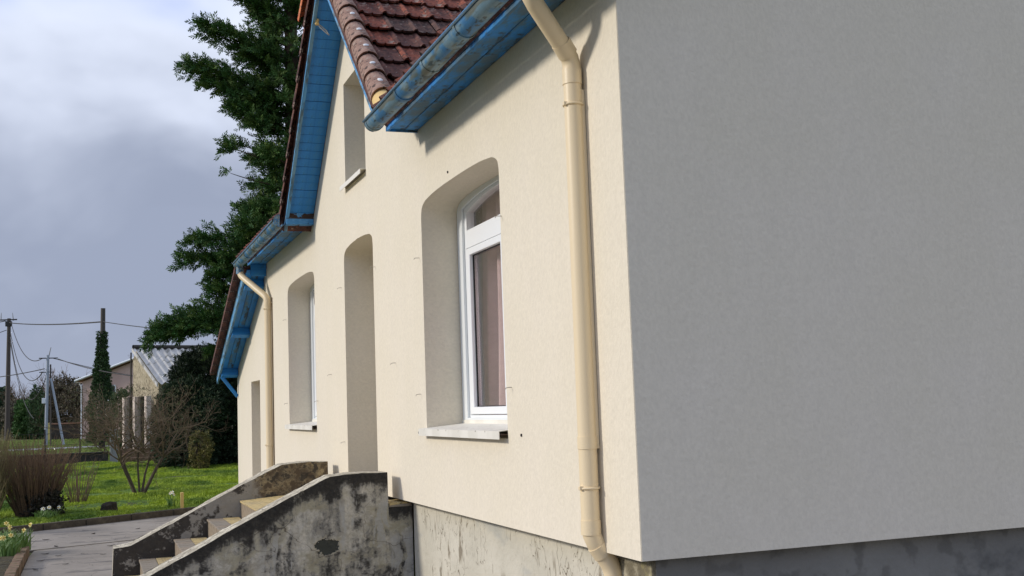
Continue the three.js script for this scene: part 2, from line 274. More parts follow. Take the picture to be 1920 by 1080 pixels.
{ // entrance door, small side door, upper window: all set deep in their reveals
  const d = sub('entrance_door', house); part('door_leaf', box(DOOR[0] - 0.04, DOOR[1] + 0.04, 0.0, 2.36, -0.44, -0.38), M.doorPaint, d); part('handle', new Tubes().add([V(-5.2, 1.0, -0.36), V(-5.32, 1.0, -0.36)], 0.011, 8).geo(), M.zincHook, d);
  const e = sub('side_door', house); part('door_leaf', box(-13.4, -12.37, -0.8, 1.24, -0.44, -0.38), M.doorPaint, e); part('handle', new Tubes().add([V(-12.5, 0.2, -0.36), V(-12.6, 0.2, -0.36)], 0.011, 8).geo(), M.zincHook, e);
  const u = sub('upper_window', house); const s = shapeOf([[-6.19, 2.86], [-6.19, 3.96], [-5.25, 3.96], [-5.25, 2.86]]); s.holes.push(pathOf([[-6.07, 2.98], [-5.37, 2.98], [-5.37, 3.85], [-6.07, 3.85]]));
  part('frame', extrude(s, 0.05, -0.43), M.white, u); part('pane', box(-6.07, -5.37, 2.98, 3.85, -0.41, -0.405), M.glass, u);
  part('sill', extrudeX([[-0.37, 2.925], [0.05, 2.90], [0.05, 2.862], [0.054, 2.862], [0.054, 2.904], [-0.37, 2.93]], 0.9, -5.284), M.sill, u, 'pale metal sill of the upper window');
}
// small hooks left in the render beside the openings
for (const [x, y] of [[-3.57, 1.86], [-3.62, 0.83], [-1.63, 0.83], [-1.70, 1.87], [-4.37, 1.10], [-7.03, 1.10], [-6.44, 1.94], [-5.0, 1.97], [-9.89, 1.9], [-9.89, 0.84], [-7.8, 0.84], [-6.43, 0.42]])
  part('hook', new Tubes().add([V(x, y, -0.01), V(x, y, 0.02), V(x + 0.008, y - 0.003, 0.04), V(x + 0.008, y - 0.014, 0.046)], 0.0026, 6).geo(), M.zincHook, house);
for (const [x, y] of [[-1.49, 0.55], [-3.71, 0.54], [-2.77, 2.36]]) part('plug', new THREE.CylinderGeometry(0.009, 0.009, 0.012, 10).rotateX(Math.PI / 2).translate(x, y, 0), M.dark, house);

// ---- roofs
const roof = sub('roof', house);
{
  // main slopes: 42 degrees, ridge along the house
  const s = (x0, x1, z0) => slab(V(x0, 2.90 + 0.9 * (0.30 - z0), z0), V(x1, 2.90 + 0.9 * (0.30 - z0), z0), V(x1, 6.38, -3.5), V(x0, 6.38, -3.5), 0.07);
  part('roof_deck', s(-3.5, 0.22, 0.30), M.tiles[1], roof); part('roof_deck', s(-7.92, -3.5, -0.42), M.tiles[1], roof); part('roof_deck', s(-11.62, -7.92, 0.30), M.tiles[1], roof);
  part('roof_deck', slab(V(-11.62, 6.38, -3.5), V(0.22, 6.38, -3.5), V(0.22, 2.96, -7.3), V(-11.62, 2.96, -7.3), 0.07), M.tiles[1], roof);
  // cross gable decks
  part('roof_deck', slab(V(-3.44, gr(-3.44) + 0.07, 0.32), V(-5.71, gr(-5.71) + 0.07, 0.32), V(-5.71, gr(-5.71) + 0.07, -2.6), V(-3.44, gr(-3.44) + 0.07, -2.6), 0.06), M.tiles[1], roof);
  part('roof_deck', slab(V(-8.1, gl(-8.1) + 0.07, 0.32), V(-5.71, gl(-5.71) + 0.07, 0.32), V(-5.71, gl(-5.71) + 0.07, -2.6), V(-8.1, gl(-8.1) + 0.07, -2.6), 0.06), M.tiles[1], roof);
  // lean-to deck
  part('roof_deck', slab(V(-11.62, lean(-11.62) + 0.07, 0.31), V(-15.42, lean(-15.42) + 0.07, 0.31), V(-15.42, lean(-15.42) + 0.07, -7), V(-11.62, lean(-11.62) + 0.07, -7), 0.05), M.tiles[1], roof);
}
// one interlocking tile: u across, v up the slope, h off the slope
function tileGeo(w = 0.215, L = 0.36) {
  const prof = [[0, 0.012], [0.018, 0.034], [0.036, 0.038], [0.052, 0.014], [0.075, 0.008], [0.112, 0.008], [0.124, 0.02], [0.136, 0.008], [0.185, 0.008], [0.205, 0.014], [w, 0.014]];
  const vs = [0, 0.05, 0.2, L], P = [], U = [], I = [], n = prof.length;
  vs.forEach((v, j) => prof.forEach(([u, h]) => { const endRise = j === 0 ? 0.004 : 0; P.push(u, h * (j === 3 ? 0.6 : 1) + 0.036 * (1 - v / L) + endRise + 0.006, v); U.push(u, v); }));
  for (let j = 0; j < vs.length - 1; j++) for (let i = 0; i < n - 1; i++) { const a = j * n + i; I.push(a, a + n, a + 1, a + 1, a + n, a + n + 1); }
  const base = P.length / 3; prof.forEach(([u, h]) => { P.push(u, h + 0.046, 0); U.push(u, 0); }); prof.forEach(([u, h]) => { P.push(u, Math.max(h + 0.046 - 0.022, 0.006), 0.006); U.push(u, -0.03); });
  for (let i = 0; i < n - 1; i++) { const a = base + i; I.push(a, a + 1, a + n, a + 1, a + n + 1, a + n); }
  const g = new THREE.BufferGeometry(); g.setAttribute('position', new THREE.Float32BufferAttribute(P, 3)); g.setAttribute('uv', new THREE.Float32BufferAttribute(U, 2)); g.setIndex(I); g.computeVertexNormals(); return g;
}
const TILE = tileGeo();
function layTile(origin, across, upslope, mat, jitter, r) {
  const n = upslope.clone().cross(across).normalize(); if (n.y < 0) n.negate();
  const m = part('roof_tile', TILE, mat, roof), mt = new THREE.Matrix4().makeBasis(across, n, upslope);
  mt.setPosition(origin.clone().addScaledVector(n, (r() - 0.5) * jitter).addScaledVector(upslope, (r() - 0.5) * jitter * 2));
  m.applyMatrix4(mt); m.rotateY((r() - 0.5) * 0.03); m.rotateX((r() - 0.5) * 0.02);
}
{
  const r = rngOf(77), th = Math.atan(0.91), up = V(-Math.cos(th), Math.sin(th), 0), across = V(0, 0, -1);
  // right slope of the cross gable, facing the camera, tiles from the verge back to the valley
  for (let j = 0; j < 10; j++) {
    const s = j * 0.31 - 0.02, x = -3.42 - Math.cos(th) * s, y = gr(-3.42) + 0.075 + Math.sin(th) * s, zv = -(y - 2.75) / 0.9 - 0.25;
    for (let z = 0.16; z > zv; z -= 0.2125) layTile(V(x, y, z), across, up, M.tiles[Math.floor(r() * 4)], 0.018, r);
  }
  // eaves courses of the two wings above their gutters
  const up2 = V(0, Math.sin(Math.atan(0.9)), -Math.cos(Math.atan(0.9)));
  for (let x = -3.25; x < 0; x += 0.2125) layTile(V(x, 2.872, 0.37), V(1, 0, 0), up2, M.tiles[Math.floor(r() * 4)], 0.012, r);
  for (let j = 0; j < 2; j++) for (let x = -11.6; x < -8.1; x += 0.2125) layTile(V(x, 2.872 + up2.y * 0.31 * j, 0.37 + up2.z * 0.31 * j), V(1, 0, 0), up2, M.tiles[Math.floor(r() * 4)], 0.012, r);
  // lean-to: a course of tiles along the front verge
  const th3 = Math.atan(0.362), up3 = V(Math.cos(th3), Math.sin(th3), 0);
  for (let j = 0; j < 12; j++) for (let k = 0; k < 3; k++) { const s = j * 0.33; layTile(V(-15.45 + up3.x * s, lean(-15.45) + 0.075 + up3.y * s, 0.42 - k * 0.2125), V(0, 0, -1), up3, M.tiles[1], 0.01, r); }
}
// barrel tiles that close the verges of the cross gable
function barrel(len, r0, r1, thick = 0.014) {
  const seg = 14, a0 = -0.35, a1 = Math.PI + 0.35, P = [], U = [], I = [], rows = [[0, r0, 0], [len, r1, 0], [len, r1 - thick, 1], [0, r0 - thick, 1], [0, r0, 1]];
  rows.forEach(([z, rr], j) => { for (let k = 0; k <= seg; k++) { const a = lerp(a0, a1, k / seg); P.push(Math.cos(a) * rr, Math.sin(a) * rr, z); U.push(k / seg * 0.3, z); } });
  const n = seg + 1; for (const [a, b] of [[0, 1], [2, 3], [3, 4]]) for (let k = 0; k < seg; k++) { const p = a * n + k, q = b * n + k; I.push(p, q, p + 1, p + 1, q, q + 1); }
  const g = new THREE.BufferGeometry(); g.setAttribute('position', new THREE.Float32BufferAttribute(P, 3)); g.setAttribute('uv', new THREE.Float32BufferAttribute(U, 2)); g.setIndex(I); g.computeVertexNormals(); return g;
}
{
  const B = barrel(0.4, 0.098, 0.082), r = rngOf(99), th = Math.atan(0.91), dab = new THREE.IcosahedronGeometry(0.02, 1); dab.scale(1.3, 0.5, 1);
  const lay = (x, y, z, dx, mat, tilt = 0) => { const up = V(dx * Math.cos(th), Math.sin(th), 0), side = V(0, 0, -dx), n = up.clone().cross(side).normalize(); if (n.y < 0) { n.negate(); } const m = part('verge_tile', B, mat, house); const s2 = n.clone().cross(up).normalize(); m.applyMatrix4(new THREE.Matrix4().makeBasis(s2, n, up).setPosition(V(x, y, z).addScaledVector(n, tilt))); m.rotateZ((r() - 0.5) * 0.12); m.rotateX(0.035); return m; };
  for (let j = 0; j < 11; j++) {
    const s = 0.42 + j * 0.315, x = -3.33 - Math.cos(th) * s, y = gr(-3.33) + 0.075 + Math.sin(th) * s;
    const m = lay(x, y, 0.235, -1, M.vergeTile, 0.012);
    const k = part('mortar_patch', dab, M.white2, m); k.position.set(0.02 * (r() - 0.5), 0.092, 0.12 + 0.03 * r()); k.rotation.y = r() * 3;
  }
  lay(-3.33 - Math.cos(th) * 0.19, gr(-3.33) + 0.075 + Math.sin(th) * 0.19, 0.232, -1, M.ochre, 0.004).userData.label = 'pale ochre bottom verge tile';
  for (let j = 0; j < 11; j++) { const s = j * 0.315, x = -8.08 + Math.cos(th) * s, y = gl(-8.08) + 0.075 + Math.sin(th) * s; lay(x, y, 0.285, 1, M.tiles[1], -0.01); }
  // a loose newer tile and a porcelain insulator near the top of the gable
  lay(-6.22, gl(-6.22) + 0.12, 0.33, 1, M.newTile, 0.03).userData.label = 'orange replacement verge tile';
  part('insulator', new THREE.LatheGeometry([[0, -0.05], [0.024, -0.05], [0.03, -0.03], [0.02, -0.012], [0.03, 0.008], [0.026, 0.03], [0, 0.036]].map(([a, b]) => new THREE.Vector2(a, b)), 14).scale(0.75, 0.75, 0.75).translate(-6.06, 4.52, 0.27), M.ochre, house);
  part('wire_loop', new Tubes().add([V(-6.06, 4.50, 0.27), V(-6.04, 4.45, 0.24), V(-6.02, 4.39, 0.18), V(-6.03, 4.38, 0.16), V(-6.05, 4.43, 0.18), V(-6.06, 4.49, 0.25)], 0.005, 6).geo(), M.zincHook, house);
}
// ---- verge boards and soffit boards of the cross gable
{
  const th = Math.atan(0.91), r = rngOf(31);
  const left = sub('verge_soffit', house), B = new THREE.BoxGeometry(0.1, 0.018, 0.275); worldUV(B);
  for (let j = 0; j < 32; j++) { const s = 0.045 + j * 0.104, x = -7.93 + Math.cos(th) * s, y = gl(-7.93) + Math.sin(th) * s; if (x > -5.76) break; const m = part('soffit_board', B, M.blueBoard, left); m.position.set(x, y - 0.008 + (r() - 0.5) * 0.004, 0.140); m.rotation.z = th + (r() - 0.5) * 0.01; }
  const rt = part('verge_soffit_panel', slab(V(-3.53, gr(-3.53) - 0.002, 0.275), V(-5.65, gr(-5.65) - 0.002, 0.275), V(-5.65, gr(-5.65) - 0.002, 0.003), V(-3.53, gr(-3.53) - 0.002, 0.003), 0.02), M.blueBoard, house);
  const board = (xa, xb, f, z0, z1, dn, upo) => { const p = [[xa, f(xa) - dn], [xb, f(xb) - dn], [xb, f(xb) + upo], [xa, f(xa) + upo]]; return worldUV(extrude(shapeOf(p), z1 - z0, z0)); };
  part('verge_board', board(-8.0, -5.71, gl, 0.278, 0.312, 0.075, 0.08), M.blueVerge, house, 'light blue painted verge board');
  part('verge_board', board(-3.57, -5.709, gr, 0.278, 0.312, 0.075, 0.08), M.blueVerge, house, 'light blue painted verge board');
  // boxed end where the gable verge meets the left eaves
  part('eaves_box', rbox(-7.96, -7.86, 2.80, 2.93, 0.004, 0.305, 0.004), M.peeled, house, 'eaves box end with flaking blue paint');
}
// ---- eaves: soffit boards, fascia, mouldings, gutters
function eaves(x0, x1, end) {
  const e = sub('eaves', house), mid = (x0 + x1) / 2;
  for (let k = 0; k < 2; k++) part('soffit_board', rbox(x0, x1, 2.832, 2.85, 0.004 + k * 0.112, 0.112 + k * 0.112, 0.003), M.blueSoffit, e);
  part('soffit_moulding', rbox(x0, x1, 2.815, 2.845, 0.226, 0.246, 0.004), M.blueSoffit, e);
  part('fascia_board', rbox(x0 + 0.002, x1 - 0.002, 2.847, 2.90, 0.222, 0.25, 0.003), M.blueSoffit, e);
  if (end) part('eaves_end_board', rbox(x0 - 0.02, x0 - 0.001, 2.815, 2.93, 0.004, 0.25, 0.003), M.blueSoffit, e);
  // half-round gutter with a rolled bead, closed ends and joint bands
  const gtr = sub('gutter', house), R = 0.068, zc = 0.376, yc = 2.846, sec = (rr, t) => { const pts = []; for (let i = 0; i <= 18; i++) { const a = Math.PI + i / 18 * Math.PI; pts.push([zc - Math.cos(a) * -rr, yc + Math.sin(a) * rr]); } for (let i = 18; i >= 0; i--) { const a = Math.PI + i / 18 * Math.PI; pts.push([zc + Math.cos(a) * (rr - t), yc + Math.sin(a) * (rr - t)]); } return pts; };
  const trough = (xa, xb, rr, t) => { const g = extrudeX(sec(rr, t), xb - xa, xb); const p = g.attributes.position, uv = g.attributes.uv; for (let i = 0; i < p.count; i++) uv.setXY(i, p.getX(i), Math.atan2(p.getZ(i) - zc, yc - p.getY(i)) * 0.1); g.computeVertexNormals(); return g; };
  const ga = end ? x0 + 0.11 : x0, gb = x1;
  part('trough', trough(ga, gb, R, 0.004), M.zinc, gtr, 'weathered half-round gutter with worn blue paint');
  part('rolled_edge', new Tubes().add([V(ga, yc + 0.004, zc + R + 0.006), V(gb, yc + 0.004, zc + R + 0.006)], 0.010, 12).geo(), M.zinc, gtr);
  for (const xe of [ga, gb]) part('end_cap', new THREE.CylinderGeometry(R + 0.002, R + 0.002, 0.006, 20, 1, false, 0, Math.PI).rotateZ(Math.PI / 2).rotateX(Math.PI / 2).translate(xe, yc, zc), M.zinc, gtr);
  const nj = end ? [-2.49, -1.83, -1.15, -0.5] : [-8.6, -9.25, -9.9, -10.55, -11.2];
  for (const x of nj) part('joint_band', trough(x - 0.018, x + 0.018, R + 0.006, 0.006), M.zinc, gtr);
  part('joint_band', trough(ga + 0.03, ga + 0.06, R + 0.005, 0.006), M.zinc, gtr);
}
eaves(-3.5, 0.2, true); eaves(-11.72, -7.9, false);
part('bare_soffit', rbox(-8.28, -7.9, 2.822, 2.831, 0.004, 0.224, 0.002), M.bareWood, house, 'bare brown boards at the start of the left soffit');
// ---- lean-to verge: boards along the slope, purlin ends, strut
{
  const th = Math.atan(0.362), L = sub('lean_to_verge', house);
  for (let k = 0; k < 3; k++) part('soffit_board', slab(V(-11.58, lean(-11.58) - 0.002, 0.004 + k * 0.092), V(-15.4, lean(-15.4) - 0.002, 0.004 + k * 0.092), V(-15.4, lean(-15.4) - 0.002, 0.09 + k * 0.092), V(-11.58, lean(-11.58) - 0.002, 0.09 + k * 0.092), 0.015), k === 1 ? M.blueSoffit : M.blueBoard, L);
  part('verge_board', worldUV(extrude(shapeOf([[-11.72, lean(-11.72) - 0.11], [-11.72, lean(-11.72) + 0.055], [-15.42, lean(-15.42) + 0.055], [-15.42, lean(-15.42) - 0.11]]), 0.03, 0.284)), M.blueVerge, L, 'light blue verge board of the lean-to');
  for (const x of [-11.86, -13.45, -15.02]) { const g = new RoundedBoxGeometry(0.12, 0.13, 0.272, 1, 0.008); worldUV(g); const m = part('purlin_end', g, M.blueBoard, L); m.position.set(x, lean(x) - 0.085, 0.142); m.rotation.z = th; }
  part('verge_tiles', worldUV(extrude(shapeOf([[-11.74, lean(-11.74) + 0.06], [-11.74, lean(-11.74) + 0.13], [-15.46, lean(-15.46) + 0.13], [-15.46, lean(-15.46) + 0.06]]), 0.125, 0.296)), M.tiles[1], L); part('strut', new Tubes().add([V(-15.06, 1.02, 0.01), V(-15.06, 1.36, 0.27)], 0.035, 4).geo(), M.blueBoard, L);
  part('upper_plate', rbox(-11.62, -11.57, 2.66, 2.83, 0.006, 0.22, 0.004), M.blueBoard, house);
}
// ---- downpipes
function clip(x, y, z, parent, rr = 0.0465) { const c = part('clip', new THREE.TorusGeometry(rr + 0.003, 0.006, 8, 26).rotateX(Math.PI / 2).translate(x, y, z), M.pvc, parent); part('clip_screw', rbox(x + 0.004, x + 0.022, y - 0.008, y + 0.012, z + rr - 0.004, z + rr + 0.014, 0.003), M.pvc, parent); return c; }
const ring = (a, b, rr) => new THREE.TubeGeometry(new THREE.LineCurve3(a, b), 1, rr, 24, false);
function capped(a, b, rr) { const g = ring(a, b, rr), t = b.clone().sub(a).normalize(), q = new THREE.Quaternion().setFromUnitVectors(V(0, 0, 1), t); const cap = (p) => { const c = new THREE.RingGeometry(rr - 0.006, rr, 24); c.applyQuaternion(q); c.translate(p.x, p.y, p.z); return c; }; return mergeGeometries([g, cap(a), cap(b)]); }
{
  const d = sub('downpipe', house), x = -0.43, r = 0.0465, zw = 0.054, e0 = V(x + 0.15, 2.80, 0.33), e1 = V(x + 0.15, 2.74, 0.33), e2 = V(x, 2.46, zw), e3 = V(x, 0.075, zw), e4 = V(x, -0.085, -0.055), e5 = V(x, -0.87, -0.055);
  part('pipe', bentPipe([e0, e1.clone().add(V(0, -0.02, 0)), e2, e3, e4, e5], r, 0.045), M.pvc, d, 'beige plastic downpipe with bends at both ends');
  const dir = e2.clone().sub(e1).normalize();
  part('socket', capped(e1.clone().addScaledVector(dir, -0.01), e1.clone().addScaledVector(dir, 0.055), r + 0.004), M.pvc, d);
  part('socket', capped(e2.clone().addScaledVector(dir, -0.11), e2.clone().addScaledVector(dir, -0.035), r + 0.005), M.pvc, d);
  part('socket', capped(V(x, 2.41, zw), V(x, 2.33, zw), r + 0.0035), M.pvc, d);
  part('socket', capped(V(x, 0.56, zw), V(x, 0.50, zw), r + 0.0035), M.pvc, d);
  part('socket', capped(V(x, 0.155, zw), V(x, 0.085, zw), r + 0.0035), M.pvc, d);
  const dl = e4.clone().sub(e3).normalize(); part('socket', capped(e3.clone().addScaledVector(dl, 0.05), e3.clone().addScaledVector(dl, 0.11), r + 0.004), M.pvc, d);
  clip(x, 2.225, zw, d, r); clip(x, 0.31, zw, d, r);
  part('rear_fin', box(x + 0.012, x + 0.03, 0.5, 2.3, 0.003, 0.03), M.pvc, d);
}
{
  const d = sub('downpipe', house), x = -11.14, r = 0.0465, zw = 0.054;
  part('pipe', bentPipe([V(-11.62, 2.79, 0.365), V(-11.62, 2.68, 0.365), V(x, 2.30, zw), V(x, -0.87, zw)], r, 0.07), M.pvc, d, 'beige plastic downpipe with a long swan neck');
  part('outlet', capped(V(-11.62, 2.78, 0.365), V(-11.62, 2.69, 0.365), r + 0.006), M.zinc, d);
  part('socket', capped(V(x, 2.25, zw), V(x, 2.19, zw), r + 0.004), M.pvc, d); clip(x, 2.15, zw, d, r); clip(x, 0.29, zw, d, r);
  part('cable', new Tubes().add([V(x + 0.10, 2.3, 0.01), V(x + 0.10, -0.5, 0.01)], 0.008, 6).geo(), M.bareWood, d);
}

// ================================================================ THE ENTRANCE STEPS
const GY = -0.87, XN = -4.33, XF = -6.81, TH = 0.28;
const PROFILE = [[-0.095, -0.9], [-0.095, -0.062], [0.02, -0.052], [0.10, -0.06], [0.102, 0.222], [0.3, 0.226], [0.46, 0.222], [0.565, 0.213], [0.95, 0.036], [1.27, -0.121], [1.6, -0.283], [1.985, -0.468], [2.14, -0.490], [2.155, -0.9]];
{
  // mould, lime and missing skin on the near parapet, copied where they are: z along the wall, y up
  const top = (z) => z < 0.1 ? -0.05 : z < 0.5 ? 0.225 : z < 1.985 ? lerp(0.215, -0.468, (z - 0.55) / 1.435) : -0.48;
  const hole = (z, y) => Math.hypot((z - 0.60) / 0.085, (y + 0.325) / 0.058) + (fbm(z * 1.6 + 3, y * 1.6 + 3, 8, 8, 5, 311, 0.65) - 0.5) * 2.2;
  const near = (u, v) => {
    const z = u * 2.4 - 0.2, y = v * 1.2 - 0.9, d = top(z) - y;
    const wx = (fbm(u, v, 14, 8, 4, 299) - 0.5) * 0.06, wy = (fbm(u + 0.37, v + 0.11, 14, 8, 4, 297) - 0.5) * 0.1;
    const n = fbm(u + wx, v + wy, 9, 5, 7, 301, 0.62), f = fbm(u + wx * 0.5, v + wy, 34, 18, 6, 303, 0.7), ff = fbm(u, v, 110, 60, 3, 305, 0.7), st = fbm(u + wx * 0.5, v * 0.5, 30, 4, 5, 307, 0.6);
    let c = mix3(s8(158, 152, 136), s8(212, 206, 190), smooth(0.25, 0.75, 0.6 * n + 0.4 * ff));
    c = mix3(c, s8(150, 142, 112), smooth(0.5, 0.62, fbm(u, v, 8, 5, 5, 309)) * 0.5);
    // grey film, then black mould in crisp blotches: thick under the coping and over the lower flight, thin on the pale middle
    let bias = 0.20 * smooth(0.13, 0.02, d + (f - 0.5) * 0.16) + 0.055 * smooth(0.75, 1.1, z) - 0.075 * smooth(0.30, 0.14, Math.abs(z - 0.62)) * smooth(0.14, 0.22, d) * smooth(0.62, 0.45, d);
    bias += 0.05 * smooth(0.32, 0.2, z) * smooth(0.0, 0.14, y) + 0.03 * smooth(0.35, 0.15, z) * smooth(-0.25, -0.5, y) - 0.13 * smooth(0.07, 0.02, Math.abs(d - 0.25 - (n - 0.5) * 0.3)) * smooth(0.8, 0.95, z) * smooth(0.42, 0.54, f);
    bias -= 0.05 * smooth(0.56, 0.64, fbm(u + 0.5, v * 0.5, 30, 4, 4, 306, 0.6)) * smooth(0.10, 0.2, d) * smooth(1.35, 1.05, z);
    const w = 0.22 * n + 0.28 * f + 0.16 * ff + 0.34 * st + bias, w2 = 0.5 * n + 0.3 * st + 0.2 * f;
    c = mix3(c, s8(128, 125, 116), smooth(0.44, 0.62, w2) * 0.65);
    c = mix3(c, s8(92, 90, 84), smooth(0.46, 0.58, w) * 0.6);
    c = mix3(c, mix3(s8(26, 25, 23), s8(66, 62, 55), ff), smooth(0.525, 0.645, w) * 0.92);
    const drip = smooth(0.58, 0.63, fbm(u + 0.5 + wx * 0.5, v * 0.5, 30, 4, 4, 306, 0.6)) * smooth(0.16, 0.26, d) * smooth(0.7, 0.5, d + (f - 0.5) * 0.4) * smooth(1.2, 1.0, z); c = mix3(c, s8(170, 168, 160), drip * 0.75);
    const h = hole(z, y); c = mix3(c, s8(178, 170, 148), smooth(1.75, 1.15, h + (ff - 0.5) * 0.8) * 0.6); c = mix3(c, s8(62, 64, 58), smooth(1.06, 0.98, h));
    const crack = Math.abs(fbm(u + 0.2 + wx * 0.3, v + 0.3, 4, 3, 5, 313) - 0.5); c = mix3(c, s8(60, 54, 46), smooth(0.0035, 0.001, crack) * 0.55);
    return c;
  };
  const rel = (u, v) => { const z = u * 2.4 - 0.2, y = v * 1.2 - 0.9; return clamp(0.5 + (fbm(u, v, 30, 16, 6, 315, 0.62) - 0.5) * 0.7 + (fbm(u, v, 8, 5, 4, 317) - 0.5) * 0.3 - smooth(1.1, 0.9, hole(z, y)) * 0.4); };
  const o = { repeat: [1 / 2.4, 1 / 1.2], offset: [0.2 / 2.4, 0.9 / 1.2], clampEdges: true };
  M.mouldy = std({ map: tex(1536, 768, near, { srgb: true, ...o }), bumpMap: tex(1024, 512, rel, o), bumpScale: 0.022, roughness: 0.96 });
  const far = (u, v) => {
    const z = u * 2.4 - 0.2, y = v * 1.2 - 0.9, d = top(z) - y, n = fbm(u, v, 10, 6, 6, 321, 0.6), f = fbm(u, v, 40, 22, 5, 323, 0.7);
    let c = mix3(s8(134, 129, 119), s8(170, 165, 153), 0.5 * n + 0.5 * f);
    c = mix3(c, mix3(s8(84, 70, 52), s8(176, 158, 118), smooth(0.35, 0.65, f)), smooth(0.9, 0.8, z + (n - 0.5) * 0.5) * 0.85);
    c = mix3(c, mix3(s8(36, 33, 30), s8(74, 68, 60), f), smooth(0.56, 0.66, f * 0.5 + n * 0.5 + 0.13 * smooth(1.36, 1.56, z + (n - 0.5) * 0.3) + 0.11 * smooth(0.17, 0.27, d)) * 0.9);
    return c;
  };
  M.parapetFar = std({ map: tex(1024, 512, far, { srgb: true, ...o }), bumpMap: tex(512, 256, rel, o), bumpScale: 0.015, roughness: 0.96 });
  const cope = tex(512, 512, (u, v) => { const n = fbm(u, v, 8, 8, 6, 331, 0.65), f = fbm(u, v, 30, 30, 4, 333); return mix3(mix3(s8(150, 142, 124), s8(208, 200, 180), smooth(0.3, 0.65, n)), s8(62, 56, 46), smooth(0.55, 0.68, f * 0.6 + n * 0.4) * 0.85); }, { srgb: true, repeat: [1.4, 1.4] });
  M.coping = std({ map: cope, bumpMap: bumpFine, bumpScale: 0.012, roughness: 0.96 });
  const t1 = (a, b, seed) => std({ map: tex(256, 256, (u, v) => mix3(mix3(a, b, fbm(u, v, 6, 6, 5, seed)), s8(96, 86, 66), smooth(0.6, 0.72, fbm(u, v, 10, 10, 4, seed + 3)) * 0.6), { srgb: true, repeat: [4, 4] }), roughness: 0.75 });
  M.yellowTile = [t1(s8(184, 162, 108), s8(206, 184, 132), 341), t1(s8(172, 152, 104), s8(196, 176, 132), 345)];
  M.greyTile = [t1(s8(126, 116, 102), s8(150, 140, 124), 349), t1(s8(134, 120, 102), s8(156, 142, 124), 353)];
  M.stepCement = t1(s8(128, 114, 96), s8(152, 138, 118), 357);
}
const steps = thing('entrance_steps', 'weathered concrete entrance steps with two mould-stained parapets', 'steps', [0, 0, 0]);
{
  const rough = (geo, seed, amt) => { // chip the long straight coping edges
    const p = geo.attributes.position; for (let i = 0; i < p.count; i++) { const k = (fbm(p.getZ(i) * 0.7 + 4, p.getX(i) * 0.9 + 9, 16, 16, 4, seed) - 0.5) * amt; if (p.getY(i) > -0.85) p.setY(i, p.getY(i) + k); } geo.computeVertexNormals(); return geo; };
  const fine = []; for (let i = 0; i < PROFILE.length; i++) { const a = PROFILE[i], b = PROFILE[(i + 1) % PROFILE.length]; const n = i >= 4 && i <= 11 ? 10 : 1; for (let k = 0; k < n; k++) fine.push([lerp(a[0], b[0], k / n), lerp(a[1], b[1], k / n)]); }
  const mk = (x1, face) => { const g = rough(extrudeX(fine, TH, x1), 361 + Math.round(x1 * 7), 0.02); return part('parapet', g, [face, M.coping], steps); };
  mk(XN, M.mouldy).userData.label = 'near parapet with black mould, pale drips and a broken patch';
  mk(XF, M.parapetFar).userData.label = 'far parapet, grey and brown';
  // blocks under the treads, landing and tiles
  const noz = [[-0.09, -0.045], [0.972, -0.112], [1.287, -0.268], [1.595, -0.438], [1.911, -0.6], [2.2, -0.745]];
  const xa = XF + 0.002, xb = XN - TH - 0.002, r = rngOf(17);
  part('landing_slab', extrudeX([[-0.09, -0.12], [-0.09, -0.058], [0.95, -0.128], [0.95, -0.24]], xb - xa, xb), M.stepCement, steps);
  part('landing_edge', extrudeX([[-0.088, -0.058], [-0.088, -0.034], [0.095, -0.045], [0.095, -0.055]], XN - 0.004 - xb, XN + 0.004), M.greyTile[0], steps);
  for (let i = 0; i < 5; i++) { const y = noz[i + 1][1] - 0.018, z1 = noz[i + 1][0] - 0.008, z0 = i ? noz[i][0] - 0.03 : 0.6; part('step', box(xa, xb, -0.9, y, z0, z1), M.stepCement, steps); }
  const wt = 0.157, TL = new RoundedBoxGeometry(wt - 0.004, 0.018, 0.150, 1, 0.003); worldUV(TL);
  const put = (x, y, z, mat, tilt = 0) => { const m = part('tread_tile', TL, mat, steps); m.position.set(x, y - 0.009 + (r() - 0.5) * 0.003, z); m.rotation.x = tilt; };
  for (let i = 1; i < 5; i++) for (let k = 0; k < 2; k++) for (let x = xa + wt / 2; x < xb - 0.05; x += wt) put(x, noz[i + 1][1], noz[i + 1][0] - 0.072 - k * 0.154, (k === 0 ? M.greyTile : M.yellowTile)[r() < 0.5 ? 0 : 1]);
  for (let k = 0; k < 6; k++) for (let x = xa + wt / 2; x < xb - 0.05; x += wt) put(x, lerp(noz[1][1], noz[0][1], (k * 0.154 + 0.072) / 1.06), noz[1][0] - 0.072 - k * 0.154, M.yellowTile[r() < 0.5 ? 0 : 1], 0.063);
  for (let x = XN - 0.08; x > xb; x -= wt) for (let k = 0; k < 1; k++) { const m = part('tread_tile', TL, M.yellowTile[k], steps); m.position.set(x, -0.034, 0.015); m.rotation.x = 0.063; }
}

